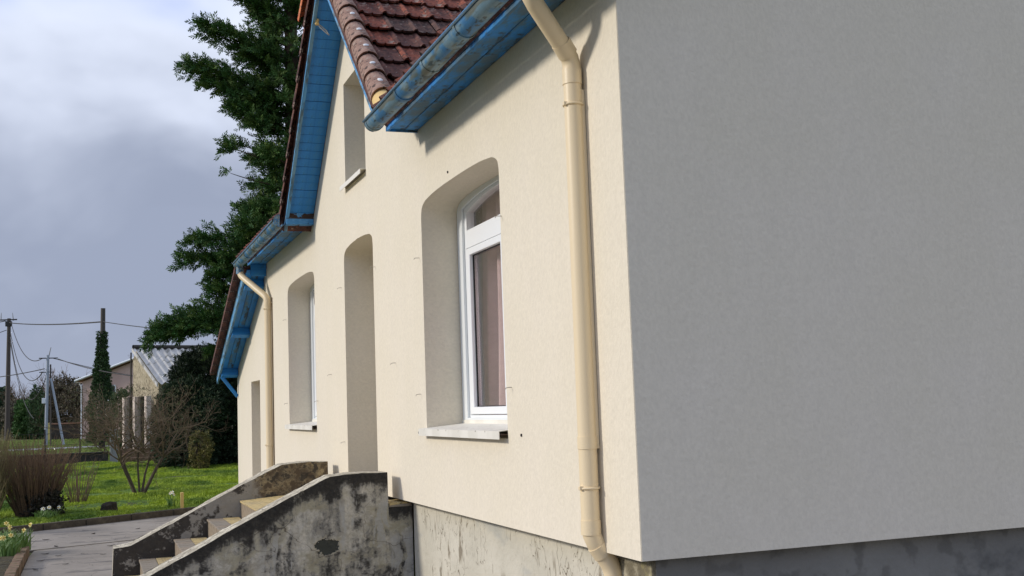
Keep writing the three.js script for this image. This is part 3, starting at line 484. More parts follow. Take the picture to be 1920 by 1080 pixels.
// ================================================================ GROUND, PATH, LAWN, ROAD
{
  const soil = tex(512, 512, (u, v) => mix3(s8(66, 74, 36), s8(104, 112, 54), fbm(u, v, 8, 8, 6, 401, 0.6)), { srgb: true, repeat: [0.08, 0.08] });
  M.ground = std({ map: soil, roughness: 1 });
  const g = new THREE.CircleGeometry(1400, 96).rotateX(-Math.PI / 2); worldUV(g); g.translate(0, GY - 0.03, 0);
  struct('ground', g, M.ground, 'grassy ground reaching to the horizon');
  const conc = tex(1024, 1024, (u, v) => { const n = fbm(u, v, 5, 5, 7, 411, 0.6), k = fbm(u, v, 24, 9, 5, 413, 0.6); let c = mix3(s8(122, 115, 106), s8(160, 152, 142), n); c = mix3(c, s8(86, 82, 80), smooth(0.60, 0.72, k) * 0.75); const cr = Math.abs(fbm(u, v, 4, 7, 5, 417) - 0.5); return mix3(c, s8(66, 62, 58), smooth(0.004, 0.001, cr) * 0.8); }, { srgb: true, repeat: [0.33, 0.33] });
  M.concrete = std({ map: conc, bumpMap: bumpFine, bumpScale: 0.006, roughness: 0.9 });
  const flat = (pts, y, t, name, mat, label, parent) => { const gg = new THREE.ExtrudeGeometry(shapeOf(pts.map(([x, z]) => [x, -z])), { depth: t, bevelEnabled: false }).rotateX(-Math.PI / 2); worldUV(gg); gg.translate(0, y - t, 0); return parent ? part(name, gg, mat, parent, label) : struct(name, gg, mat, label); };
  const path = new THREE.Group(); path.name = 'concrete_path'; tag(path, 'grey cracked concrete path in front of the steps', undefined, undefined, 'structure'); scene.add(path);
  // kerb line from left to right: (-12.9, 4.4) to (-15.6, -0.4)
  flat([[-10.98, 3.0], [-11.6, 1.3], [-12.1, -0.1], [-15.2, -0.1], [-15.15, 0.5], [-14.84, 1.04], [-13.4, 3.55], [-12.2, 5.8], [-9.6, 5.8]], GY, 0.05, 'concrete_slab', M.concrete, 'far slab beside the lawn kerb', path);
  flat([[-10.94, 3.0], [-11.56, 1.3], [-12.06, -0.1], [9, -0.1], [9, 3.03], [-10.3, 3.03]], GY - 0.006, 0.05, 'concrete_slab', M.concrete, 'near slab in front of the steps', path);
  flat([[0.1, -0.13], [0.1, -9], [9, -9], [9, -0.13]], GY - 0.004, 0.05, 'concrete_slab', M.concrete, 'slab along the end wall', path);
  // lawn with a soft surface
  const K = [[-12.2, 5.72], [-13.36, 3.6], [-14.0, 2.42], [-14.8, 1.1], [-15.1, 0.55], [-15.25, 0.2]];
  const kx = (z) => { for (let i = 0; i < K.length - 1; i++) if (z <= K[i][1] && z >= K[i + 1][1]) return lerp(K[i][0], K[i + 1][0], (K[i][1] - z) / (K[i][1] - K[i + 1][1])); return z > K[0][1] ? K[0][0] + (z - K[0][1]) * 0.4 : -15.25; };
  const nu = 90, nv = 60, P = [], U = [], I = [];
  for (let i = 0; i <= nu; i++) for (let j = 0; j <= nv; j++) { const z = lerp(12, -9, j / nv), x = lerp(kx(z) - 0.10, -37.6, i / nu); P.push(x, lawnY(x, z), z); U.push(x, z); if (i && j) { const b = i * (nv + 1) + j, a = b - nv - 1; I.push(a, b, a - 1, a - 1, b, b - 1); } }
  const lg = new THREE.BufferGeometry(); lg.setAttribute('position', new THREE.Float32BufferAttribute(P, 3)); lg.setAttribute('uv', new THREE.Float32BufferAttribute(U, 2)); lg.setIndex(I); lg.computeVertexNormals();
  const lt = tex(512, 512, (u, v) => { const n = fbm(u, v, 10, 10, 6, 421, 0.6), k = fbm(u, v, 4, 4, 4, 423); let c = mix3(s8(52, 78, 10), s8(104, 136, 22), n); c = mix3(c, s8(124, 118, 40), smooth(0.5, 0.7, k) * 0.5); return mix3(c, s8(58, 48, 30), smooth(0.64, 0.74, fbm(u, v, 18, 18, 4, 427)) * 0.6); }, { srgb: true, repeat: [0.2, 0.2] });
  M.lawn = std({ map: lt, roughness: 1, bumpMap: bumpFine, bumpScale: 0.02 });
  struct('lawn', lg, M.lawn, 'mown green lawn beyond the path');
  // kerb blocks
  M.kerb = std({ map: tex(256, 256, (u, v) => mix3(s8(56, 50, 42), s8(104, 96, 80), fbm(u, v, 8, 8, 6, 431, 0.6)), { srgb: true, repeat: [1.5, 1.5] }), bumpMap: bumpFine, bumpScale: 0.012, roughness: 0.97 });
  const kerb = thing('lawn_kerb', 'low dark mossy kerb between concrete path and lawn', 'kerb');
  for (let i = 0; i < K.length - 1; i++) { const [xa, za] = K[i], [xb, zb] = K[i + 1], len = Math.hypot(xb - xa, zb - za), n = Math.max(1, Math.round(len / 0.7)), G = new RoundedBoxGeometry(len / n - 0.008, 0.16, 0.09, 1, 0.012); worldUV(G); for (let k = 0; k < n; k++) { const m = part('kerb_block', G, M.kerb, kerb), t = (k + 0.5) / n; m.position.set(lerp(xa, xb, t) - 0.03, GY + 0.02, lerp(za, zb, t)); m.rotation.y = -Math.atan2(zb - za, xb - xa); } }
  // raised bed at lower left
  M.soil = std({ map: tex(256, 256, (u, v) => mix3(s8(44, 38, 26), s8(86, 78, 48), fbm(u, v, 12, 12, 6, 441, 0.65)), { srgb: true, repeat: [1, 1] }), bumpMap: bumpFine, bumpScale: 0.05, roughness: 1 });
  const bg = new THREE.PlaneGeometry(19.5, 6, 120, 40).rotateX(-Math.PI / 2); { const p = bg.attributes.position; worldUV(bg); for (let i = 0; i < p.count; i++) p.setY(i, (fbm(p.getX(i) * 0.2 + 9, p.getZ(i) * 0.2 + 9, 8, 8, 5, 445) - 0.5) * 0.09); } bg.computeVertexNormals(); bg.translate(-0.62, GY + 0.075, 6.15);
  struct('flower_bed', bg, M.soil, 'planted soil bed behind the brick edging');
  const ed = thing('bed_edging', 'row of worn bricks edging the flower bed', 'edging'), r = rngOf(23);
  M.brick = [0, 1, 2].map((k) => std({ map: tex(128, 128, (u, v) => mix3(mix3(s8(96, 74, 58), s8(146, 118, 92), fbm(u, v, 6, 6, 5, 451 + k)), s8(80, 82, 52), smooth(0.5, 0.7, fbm(u, v, 5, 5, 4, 461 + k)) * 0.6), { srgb: true, repeat: [4, 4] }), bumpMap: bumpFine, bumpScale: 0.012, roughness: 0.95 }));
  const BK = new RoundedBoxGeometry(0.215, 0.14, 0.105, 1, 0.01); worldUV(BK);
  for (let k = 0; k < 48; k++) { const m = part('brick', BK, M.brick[k % 3], ed); m.position.set(-10.42 + k * 0.225, GY + 0.035 + (r() - 0.5) * 0.012, 3.09 + (r() - 0.5) * 0.012); m.rotation.y = (r() - 0.5) * 0.06; }
  // far road and gravel verge
  M.asphalt = std({ map: tex(256, 256, (u, v) => mix3(s8(118, 118, 122), s8(150, 150, 152), fbm(u, v, 16, 16, 5, 471)), { srgb: true, repeat: [0.5, 0.5] }), roughness: 0.95 });
  struct('road', worldUV(new THREE.PlaneGeometry(4.2, 260).rotateX(-Math.PI / 2)).translate(-67, GY - 0.014, 0), M.asphalt, 'grey lane crossing behind the gardens');
}
function lawnY(x, z) { return GY + 0.075 + (fbm(x * 0.05 + 20, z * 0.05 + 20, 16, 16, 4, 481) - 0.5) * 0.14; }

// ================================================================ PLANTS
function sprigGeo(n, seed, { len = 0.42, wide = 0.05, spread = 0.9, flat = 0 } = {}) {    // a twig tip: blades round an axis along +y, one unit long
  const r = rngOf(seed), P = [], I = [];
  for (let i = 0; i < n; i++) {
    const t = i / n, a = i * 2.4 + r(), el = spread * (1 - 0.55 * t) * (0.7 + 0.6 * r()), L = len * (1 - 0.35 * t) * (0.8 + 0.4 * r());
    const d = V(Math.cos(a) * Math.sin(el), Math.cos(el), Math.sin(a) * Math.sin(el) * (1 - flat)).normalize(), b = V(0, t * 0.75, 0), s = d.clone().cross(V(r() - 0.5, r() - 0.5, r() - 0.5)).normalize().multiplyScalar(wide);
    const m = b.clone().addScaledVector(d, L * 0.55), e = b.clone().addScaledVector(d, L), o = P.length / 3;
    [b, m.clone().add(s), e, m.clone().sub(s)].forEach((p) => P.push(p.x, p.y, p.z)); I.push(o, o + 1, o + 2, o, o + 2, o + 3);
  }
  const g = new THREE.BufferGeometry(); g.setAttribute('position', new THREE.Float32BufferAttribute(P, 3)); g.setIndex(I); g.computeVertexNormals(); return g;
}
function scatter(name, geo, mat, list, parent, tint) {      // list of [pos, dir, scale]; one part of many leaves
  const im = new THREE.InstancedMesh(geo, mat, list.length); im.name = name; im.userData.kind = 'stuff'; const q = new THREE.Quaternion(), q2 = new THREE.Quaternion(), m = new THREE.Matrix4(), r = rngOf(list.length), c = new THREE.Color(), Y = V(0, 1, 0);
  list.forEach(([p, d, s], i) => { q.setFromUnitVectors(Y, d); q2.setFromAxisAngle(Y, r() * 6.283); q.multiply(q2); m.compose(p, q, V(s, s, s)); im.setMatrixAt(i, m); if (tint) { const k = r(); tint(c, k, p, r); im.setColorAt(i, c); } });
  parent.add(im); return im;
}
const rdir = (r, up = 0) => { const a = r() * 6.283, y = r() * 2 - 1, s = Math.sqrt(1 - y * y); return V(Math.cos(a) * s, y + up, Math.sin(a) * s).normalize(); };
M.needle = std({ color: col(1, 1, 1), roughness: 0.75 });
M.bark = std({ map: tex(256, 256, (u, v) => mix3(s8(62, 52, 42), s8(112, 98, 82), fbm(u, v, 12, 4, 5, 501)), { srgb: true, repeat: [1, 2] }), bumpMap: bumpFine, bumpScale: 0.01, roughness: 0.95 });
M.twig = std8(112, 92, 74, 0.95);
M.fruitTwig = std8(110, 93, 72, 0.95);
M.paleTwig = std8(124, 114, 78, 0.95);
M.redTwig = std8(116, 94, 72, 0.95);

// ---- the tall conifer behind the house
{
  const base = V(-29.9, GY, -3.5), t = thing('conifer_tree', 'tall dark green conifer behind the blue verge of the house', 'tree', [base.x, base.y, base.z]), r = rngOf(601);
  part('trunk', new Tubes().add([V(0, -0.1, 0), V(0, 5, 0.05), V(0.1, 11, 0), V(0.1, 17, 0.1), V(0.1, 21, 0.1)], [0.42, 0.34, 0.24, 0.12, 0.03], 12).geo(), M.bark, t);
  const wood = new Tubes(), L = [];
  const limb = (y0, tip, dens = 1) => {
    const a = V(0.05, y0, 0.05), d = tip.clone().sub(a), len = d.length(), mid = a.clone().lerp(tip, 0.5).add(V(0, -0.06 * len, 0)), c = new THREE.QuadraticBezierCurve3(a, mid, tip), N = Math.ceil(len / 0.11);
    wood.add(c.getPoints(8), Array.from({ length: 9 }, (_, i) => lerp(0.02 + len * 0.012, 0.008, i / 8)), 5);
    for (let i = 0; i <= N; i++) {
      const u = i / N; if (u < 0.12 || (u > 0.3 && vnoise(u * len * 2.3 + y0 * 5, y0 * 7, 64, 64, 13) < 0.30)) continue; const p = c.getPoint(u), tg = c.getTangent(u), side = tg.clone().cross(V(0, 1, 0)).normalize(), clump = 0.55 + 0.75 * vnoise(u * len * 1.6 + y0 * 9, y0 * 3, 64, 64, 9);
      for (const s of [-1, 1, 0, i % 2 ? -0.4 : 0.4]) {
        const l = (s ? 0.22 + 0.85 * Math.pow(1 - u, 0.7) : 0.30 + 0.25 * (1 - u)) * (0.45 + 0.8 * r()) * clump * Math.min(1.25, 0.4 + len * 0.24), dd = tg.clone().multiplyScalar(0.75).addScaledVector(side, s * (0.6 + 0.5 * r())).add(V(0, Math.abs(s) === 1 ? -0.35 + 0.6 * r() : s ? 0.9 * r() : -0.9 * r(), 0)).normalize(), n = Math.max(1, Math.round(l / 0.095 * dens));
        for (let k = 0; k < n; k++) { const q = p.clone().addScaledVector(dd, l * (k + 0.6) / n).add(V(0, -0.12 * l * (k / n) ** 2, 0)); L.push([q.add(V((r() - .5) * .05, (r() - .5) * .06, (r() - .5) * .05)), dd.clone().add(rdir(r, 0.25).multiplyScalar(0.65)).normalize(), 0.22 + 0.17 * r()]); }
      }
    }
  };
  // limbs whose tips stand out against the sky (tip in metres from the foot of the tree)
  for (const [y0, x, y, z] of [[12.4, 0.7, 13.1, 2.75], [12.0, 0.6, 12.8, 2.2], [11.2, 0.4, 11.95, 3.15], [10.8, 0.5, 11.4, 2.6], [10.2, 0.6, 10.7, 1.9], [9.1, 0.5, 9.5, 2.0], [8.4, 0.45, 8.7, 1.95], [7.6, 0.5, 7.6, 1.4], [7.2, 0.0, 6.8, 3.0], [6.6, -0.2, 6.2, 3.25], [6.2, 0.1, 5.7, 2.6], [5.6, -0.1, 5.3, 2.7], [5.4, -0.8, 3.95, 4.15], [5.0, -0.5, 4.4, 3.4], [4.6, -0.6, 4.2, 3.9], [4.4, -0.2, 3.5, 2.4], [13.6, 0.5, 14.1, 1.6], [14.2, 0.6, 14.8, 2.2]]) limb(y0, V(x, y, z), 1.15);
  for (let i = 0; i < 128; i++) { const y = 3.0 + 16.8 * (i / 128) ** 0.92, R = (20.6 - y) * 0.15 * (0.55 + 0.5 * r()) + 0.35, a = i * 2.39996 + r() * 0.5; limb(y, V(Math.cos(a) * R, y + (r() - 0.55) * 0.7, Math.sin(a) * R * (Math.sin(a) > 0 ? 0.85 : 1)), 1); }
  part('limbs', wood.geo(), M.bark, t).userData.kind = 'stuff';
  scatter('crown', sprigGeo(15, 3, { len: 0.42, wide: 0.052 }), M.needle, L, t, (c, k, p, rr) => c.setRGB(lerp(0.028, 0.12, k * k), lerp(0.06, 0.19, k * 0.8 + 0.2 * rr()), lerp(0.012, 0.03, k)));
}
// ---- rounded or boxy evergreen masses
function leafMass(name, label, category, base, size, n, colorA, colorB, seed, { sprig, scale = [0.16, 0.3], power = 2.6, lumps = 0.35, group } = {}) {
  const t = thing(name, label, category, base, 0, group), r = rngOf(seed), L = [], [sx, sy, sz] = size, st = new Tubes();
  for (let i = 0; i < 7; i++) { const a = r() * 6.28; st.add([V((r() - .5) * sx * .3, -0.05, (r() - .5) * sz * .3), V(Math.cos(a) * sx * .2, sy * .4, Math.sin(a) * sz * .2), V(Math.cos(a) * sx * .36, sy * .8, Math.sin(a) * sz * .36)], [0.05, 0.035, 0.012].map((k) => k * Math.min(1, sy / 2)), 6); }
  part('stems', st.geo(), M.bark, t);
  while (L.length < n) {
    const d = rdir(r), k = 0.62 + 0.42 * Math.cbrt(r()), lump = 1 - lumps + 2 * lumps * vnoise(d.x * 2.6 + 7 + seed, d.y * 2.6 + d.z * 2.6 + 7, 64, 64, seed);
    const e = Math.pow(Math.abs(d.x) ** power + Math.abs(d.y) ** power + Math.abs(d.z) ** power, -1 / power), p = V(d.x * sx / 2 * e, sy / 2 + d.y * sy / 2 * e, d.z * sz / 2 * e); p.x *= k * lump; p.z *= k * lump; p.y = sy / 2 + (p.y - sy / 2) * k * (0.5 + 0.5 * lump);
    if (p.y < 0.03) continue; L.push([p, d.clone().add(rdir(r, 0.4).multiplyScalar(0.9)).normalize(), lerp(scale[0], scale[1], r())]);
  }
  scatter('foliage', sprig, M.needle, L, t, (c, k) => c.setRGB(lerp(colorA[0], colorB[0], k), lerp(colorA[1], colorB[1], k), lerp(colorA[2], colorB[2], k)));
  return t;
}
const SPRIG = sprigGeo(14, 5, { len: 0.5, wide: 0.06 }), LEAFY = sprigGeo(9, 6, { len: 0.5, wide: 0.13, spread: 1.2 }), SPARSE = sprigGeo(7, 8, { len: 0.5, wide: 0.10, spread: 1.3 });
leafMass('evergreen_hedge', 'dark dense evergreen hedge left of the house end', 'hedge', [-32.0, GY, -2.2], [3.4, 3.45, 3.9], 13000, [0.012, 0.028, 0.010], [0.035, 0.06, 0.022], 611, { sprig: SPRIG, scale: [0.18, 0.34], power: 4, lumps: 0.22 });
leafMass('evergreen_shrub', 'dark evergreen shrub under the conifer boughs, before the shed', 'shrub', [-31.0, GY, -0.45], [1.8, 2.4, 1.6], 5000, [0.012, 0.03, 0.010], [0.034, 0.066, 0.022], 613, { sprig: SPRIG, scale: [0.16, 0.32], power: 3, lumps: 0.4 });
leafMass('yellowing_shrub', 'small yellow-green shrub at the foot of the dark hedge', 'shrub', [-29.2, GY + 0.05, -0.62], [0.7, 1.0, 0.55], 520, [0.07, 0.075, 0.015], [0.22, 0.18, 0.04], 617, { sprig: LEAFY, scale: [0.08, 0.15], lumps: 0.5 });
leafMass('round_bush', 'bright green rounded bush beside the far cream house', 'shrub', [-110, GY, 7.75], [3.0, 3.3, 1.7], 2200, [0.03, 0.08, 0.015], [0.08, 0.17, 0.035], 619, { sprig: LEAFY, scale: [0.25, 0.5], lumps: 0.5 });
leafMass('far_evergreen', 'small dark evergreen tree standing behind the far cream house', 'tree', [-168, GY, 13.6], [3.2, 6.2, 2.8], 1500, [0.02, 0.04, 0.02], [0.04, 0.08, 0.035], 621, { sprig: LEAFY, scale: [0.4, 0.8], power: 1.6 });
leafMass('ivy_stub', 'ivy-clad trunk among the far bare trees', 'tree', [-104, GY, 6.7], [1.0, 4.2, 1.0], 900, [0.03, 0.06, 0.02], [0.06, 0.12, 0.035], 623, { sprig: LEAFY, scale: [0.18, 0.34], lumps: 0.5 });
leafMass('privet_bush', 'dull green bush between the pink house and the shed', 'shrub', [-50.5, GY, 0.95], [1.1, 2.9, 1.0], 900, [0.04, 0.07, 0.02], [0.09, 0.12, 0.04], 625, { sprig: LEAFY, scale: [0.12, 0.24], lumps: 0.5 });

// ---- bare branching trees
function branches(T, p, dir, len, rad, lev, r, o) {
  const n = 4, pts = [p.clone()], rr = [rad]; let d = dir.clone(), q = p.clone();
  for (let i = 1; i <= n; i++) { d.add(rdir(r).multiplyScalar(o.wobble)).add(V(0, o.lift, 0)).normalize(); q = q.clone().addScaledVector(d, len / n); pts.push(q); rr.push(lerp(rad, rad * o.taper, i / n)); }
  T.add(pts, rr, lev < 2 ? 7 : lev < 4 ? 4 : 3);
  if (lev >= o.levels) return;
  const kids = o.kids[Math.min(lev, o.kids.length - 1)];
  for (let k = 0; k < kids; k++) { const at = k === 0 ? n : 1 + Math.floor(r() * n), a = rdir(r, 0.1), nd = d.clone().add(a.sub(d.clone().multiplyScalar(a.dot(d))).normalize().multiplyScalar(o.spread * (0.6 + 0.6 * r()))).normalize(); branches(T, pts[at], nd, len * (o.shrink * (0.75 + 0.5 * r())), rr[at] * (k === 0 ? 0.85 : 0.68), lev + 1, r, o); }
}
{ // multi-stemmed bare tree on the lawn
  const t = thing('bare_fruit_tree', 'leafless multi-stemmed tree with spreading twigs on the lawn', 'tree', [-18.9, lawnY(-18.9, 1.44) - 0.02, 1.44]), r = rngOf(631), T = new Tubes(), S = new Tubes();
  const stems = [[V(-0.05, 0, 0.07), V(-0.08, 0.95, 0.32), 1.0, 0.034], [V(0, 0, 0.0), V(-0.1, 1, 0.02), 0.95, 0.018], [V(0.04, 0, -0.06), V(0.05, 0.85, -0.45), 0.95, 0.030], [V(0.02, 0, -0.03), V(-0.2, 0.95, -0.22), 0.8, 0.02], [V(-0.04, 0, 0.05), V(0.25, 0.9, 0.4), 0.85, 0.018]];
  for (const [p, d, len, rad] of stems) {
    const dn = d.clone().normalize(), e = p.clone().addScaledVector(dn, len * 0.55).add(V(0, 0, 0.02)), f = p.clone().addScaledVector(dn, len);
    S.add([p, e, f], [rad * 1.25, rad, rad * 0.8], 9);
    for (let k = 0; k < 5; k++) { const a = k / 5 * 6.283 + r(), nd = V(Math.cos(a) * 0.9, 0.55 + 0.45 * r(), Math.sin(a) * 0.9 + d.z * 0.5).normalize(); branches(T, f.clone().lerp(e, r() * 0.5), nd, 0.5 + 0.25 * r(), Math.max(0.013, rad * 0.55), 0, r, { wobble: 0.34, lift: 0.02, taper: 0.72, levels: 4, kids: [3, 3, 3, 3], spread: 1.05, shrink: 0.70 }); }
  }
  part('trunk', S.geo(), M.bark, t); part('twigs', T.geo(), M.fruitTwig, t).userData.kind = 'stuff';
  const L = []; for (let i = 0; i < 900; i++) { const a = r() * 6.28, R = 1.35 * Math.sqrt(r()), y = 0.95 + 1.15 * r(); L.push([V(Math.cos(a) * R * 0.9, y, Math.sin(a) * R * 1.05), rdir(r, 0.2), 0.035 + 0.04 * r()]); }
  scatter('buds', SPARSE, M.needle, L, t, (c, k) => c.setRGB(lerp(0.05, 0.14, k), lerp(0.06, 0.13, k), lerp(0.02, 0.05, k)));
}
function farTree(x, z, h, seed, label) {
  const t = thing('far_bare_tree', label, 'tree', [x, GY, z], 0, 'bare trees behind the gardens'), r = rngOf(seed), T = new Tubes();
  const top = V((r() - .5) * .3, h * 0.3, (r() - .5) * .3); part('trunk', new Tubes().add([V(0, -0.1, 0), top], [h * 0.028, h * 0.02], 8).geo(), M.bark, t);
  for (let k = 0; k < 5; k++) { const a = k / 5 * 6.28 + r(); branches(T, top.clone().multiplyScalar(0.7 + 0.3 * r()), V(Math.cos(a) * 0.6, 1, Math.sin(a) * 0.6).normalize(), h * 0.24, h * 0.013, 0, r, { wobble: 0.2, lift: 0.06, taper: 0.75, levels: 4, kids: [3, 3, 3, 3], spread: 0.7, shrink: 0.76 }); }
  part('branches', T.geo(), M.twig, t).userData.kind = 'stuff';
}
farTree(-120, 5.6, 7.2, 641, 'tallest bare tree rising left of the pink house eaves');
farTree(-128, 8.8, 6.6, 643, 'bare tree behind the bright green bush');
farTree(-118, 3.6, 6.4, 645, 'bare tree just left of the pink house corner');
farTree(-126, 7.3, 5.4, 647, 'low bare tree between the green bush and grey pole');
farTree(-104, -2.6, 7.6, 649, 'thin bare tree poking above the pink house roof');
leafMass('brown_thicket', 'brown winter thicket left of the pink house', 'shrub', [-112, GY, 4.6], [5, 5.2, 3.2], 2600, [0.06, 0.055, 0.03], [0.13, 0.10, 0.055], 627, { sprig: SPARSE, scale: [0.35, 0.7], lumps: 0.6 });
leafMass('brown_thicket', 'low brown thicket behind the grey pole strut', 'shrub', [-116, GY, 8.0], [4, 3.4, 4.0], 1500, [0.06, 0.055, 0.03], [0.12, 0.10, 0.06], 629, { sprig: SPARSE, scale: [0.35, 0.7], lumps: 0.6 });

// ---- upright brown shrub at left
function stemShrub(label, x, z, h, spread, n, seed, mat) {
  const t = thing('dormant_shrub', label, 'shrub', [x, lawnY(x, z) - 0.02, z], 0, 'dormant shrubs at the lawn edge'), r = rngOf(seed), T = new Tubes();
  for (let i = 0; i < n; i++) { const a = r() * 6.28, k = Math.sqrt(r()), b = V(Math.cos(a) * 0.22 * k * spread, 0, Math.sin(a) * 0.22 * k * spread), e = V(Math.cos(a) * spread * 0.62 * k + (r() - .5) * .2, h * (0.6 + 0.45 * r()) * (1 - 0.15 * k), Math.sin(a) * spread * 0.62 * k + (r() - .5) * .2), m = b.clone().lerp(e, 0.5).add(V((r() - .5) * .08, 0.08, (r() - .5) * .08)); T.add([b, m, e], [0.007, 0.005, 0.002], 3); if (r() < 0.7) { const s = b.clone().lerp(e, 0.6 + 0.3 * r()); T.add([s, s.clone().add(V((r() - .5) * .22, 0.1 + 0.14 * r(), (r() - .5) * .22))], [0.004, 0.0015], 3); } }
  part('stems', T.geo(), mat, t).userData.kind = 'stuff'; return t;
}
{
  const t = stemShrub('tall brown dormant shrub of upright stems at the lawn edge', -15.6, 3.2, 1.36, 1.15, 520, 651, M.redTwig);
  const r = rngOf(652), L = []; for (let i = 0; i < 700; i++) { const a = r() * 6.28, k = Math.sqrt(r()); L.push([V(Math.cos(a) * 0.30 * k + 0.12, 0.36 * r(), Math.sin(a) * 0.27 * k - 0.14), rdir(r, 0.8), 0.10 + 0.09 * r()]); }
  scatter('dead_base', SPARSE, M.needle, L, t, (c, k) => c.setRGB(lerp(0.012, 0.035, k), lerp(0.012, 0.03, k), lerp(0.008, 0.016, k)));
}
stemShrub('brown dormant shrub cut by the left picture edge', -15.4, 3.95, 1.55, 1.0, 420, 653, M.paleTwig);
stemShrub('sparse shrub of pale stems low at the left edge', -13.5, 3.78, 0.9, 0.55, 90, 655, M.paleTwig);
stemShrub('thin brown sapling clump behind the tall dormant shrub', -17.8, 2.55, 1.0, 0.6, 36, 657, M.twig);

// ---- spring flowers
M.leafBlade = new THREE.MeshPhysicalMaterial({ color: col(0.13, 0.24, 0.045), roughness: 0.6, transmission: 0.25, thickness: 0, side: THREE.DoubleSide });
M.petal = std8(240, 226, 150, 0.7); M.petalWhite = std8(240, 240, 228, 0.7); M.trumpet = std8(236, 212, 120, 0.7);
function blades(n, h, spread, seed, w = 0.012) {
  const r = rngOf(seed), P = [], I = [];
  for (let i = 0; i < n; i++) { const a = r() * 6.28, k = Math.sqrt(r()) * spread, b = V(Math.cos(a) * k, 0, Math.sin(a) * k), lean2 = rdir(r).setY(0).normalize().multiplyScalar(h * (0.15 + 0.45 * r())), H = h * (0.6 + 0.5 * r()), s = V(-Math.sin(a + r()), 0, Math.cos(a + r())).multiplyScalar(w); const o = P.length / 3; for (let j = 0; j <= 3; j++) { const t = j / 3, c = b.clone().addScaledVector(lean2, t * t).add(V(0, H * t * (1 - 0.18 * t), 0)), ww = 1 - 0.75 * t; P.push(c.x - s.x * ww, c.y, c.z - s.z * ww, c.x + s.x * ww, c.y, c.z + s.z * ww); if (j) { const q = o + j * 2; I.push(q - 2, q - 1, q, q - 1, q + 1, q); } } }
  const g = new THREE.BufferGeometry(); g.setAttribute('position', new THREE.Float32BufferAttribute(P, 3)); g.setIndex(I); g.computeVertexNormals(); return g;
}
function flowerGeo() { const gs = []; for (let k = 0; k < 6; k++) { const g = new THREE.SphereGeometry(0.017, 6, 4); g.scale(0.55, 0.12, 1); g.translate(0, 0, 0.018); g.rotateX(-0.25); g.rotateY(k / 6 * Math.PI * 2); gs.push(g); } return mergeGeometries(gs); }
const FLOWER = flowerGeo(), TRUMPET = new THREE.CylinderGeometry(0.011, 0.008, 0.022, 8, 1, true);
function flowers(name, label, x, y, z, n, nb, h, spread, petal, seed) {
  const t = thing(name, label, 'flowers', [x, y, z]), r = rngOf(seed); part('leaves', blades(nb, h, spread, seed + 1), M.leafBlade, t).userData.kind = 'stuff';
  for (let i = 0; i < n; i++) { const a = r() * 6.28, k = Math.sqrt(r()) * spread * 1.1, p = V(Math.cos(a) * k, h * (0.75 + 0.35 * r()), Math.sin(a) * k), f = new THREE.Group(); f.name = 'flower'; t.add(f); f.position.copy(p); f.rotation.set(0.9 + r() * 0.6, 0, 0); f.rotation.order = 'YXZ'; f.rotation.y = 0.6 + r() * 2.2; part('petals', FLOWER, petal, f); part('trumpet', TRUMPET, M.trumpet, f).position.y = 0.014; part('stalk', new Tubes().add([V(0, 0, 0), V(0, -0.02, 0).applyEuler(f.rotation), V(0, -p.y * 0.5, 0).applyQuaternion(f.quaternion.clone().invert()), V(0, -p.y, 0).applyQuaternion(f.quaternion.clone().invert())], 0.004, 4).geo(), M.leafBlade, f); }
}
flowers('daffodil_clump', 'clump of pale yellow daffodils in the brick-edged bed', -10.6, GY + 0.05, 3.36, 9, 520, 0.28, 0.34, M.petal, 661);
flowers('daffodil_clump', 'smaller daffodil tuft overhanging the brick edging', -9.9, GY + 0.07, 3.3, 5, 170, 0.22, 0.2, M.petal, 665);
flowers('white_flower_clump', 'small clump of white flowers before the brown shrub', -14.75, GY + 0.08, 2.98, 5, 110, 0.17, 0.18, M.petalWhite, 667);
flowers('white_flower_tuft', 'tiny white flowers beside the yellow stake', -15.9, GY + 0.08, 1.05, 3, 26, 0.22, 0.07, M.petalWhite, 669);

// ---- stump and stake on the lawn
{
  const g = new THREE.CylinderGeometry(0.14, 0.18, 0.22, 26, 8), p = g.attributes.position; for (let i = 0; i < p.count; i++) { const x = p.getX(i), y = p.getY(i), z = p.getZ(i), k = 0.55 + 0.9 * vnoise(Math.cos(Math.atan2(z, x)) * 1.7 + 9 + y * 3, Math.sin(Math.atan2(z, x)) * 1.7 + 9, 64, 64, 671); p.setXYZ(i, x * k, y + (vnoise(x * 9 + 14, z * 9 + 14, 64, 64, 673) - 0.6) * 0.16, z * k); } g.computeVertexNormals();
  M.stump = std({ map: tex(128, 128, (u, v) => mix3(s8(30, 26, 20), s8(72, 62, 44), fbm(u, v, 10, 10, 5, 675)), { srgb: true }), roughness: 1, bumpMap: bumpFine, bumpScale: 0.02 });
  const t = thing('tree_stump', 'small dark rotten stump near the lawn kerb', 'stump', [-15.25, lawnY(-15.25, 2.05) + 0.05, 2.05]); t.scale.setScalar(0.75); part('wood', g, M.stump, t);
  const k = thing('wooden_stake', 'short yellow wooden stake beside the far parapet', 'stake', [-15.0, lawnY(-15, 0.93), 0.93]); part('post', new RoundedBoxGeometry(0.085, 0.34, 0.05, 1, 0.006).translate(0, 0.10, 0), std8(206, 176, 104, 0.85), k);
}
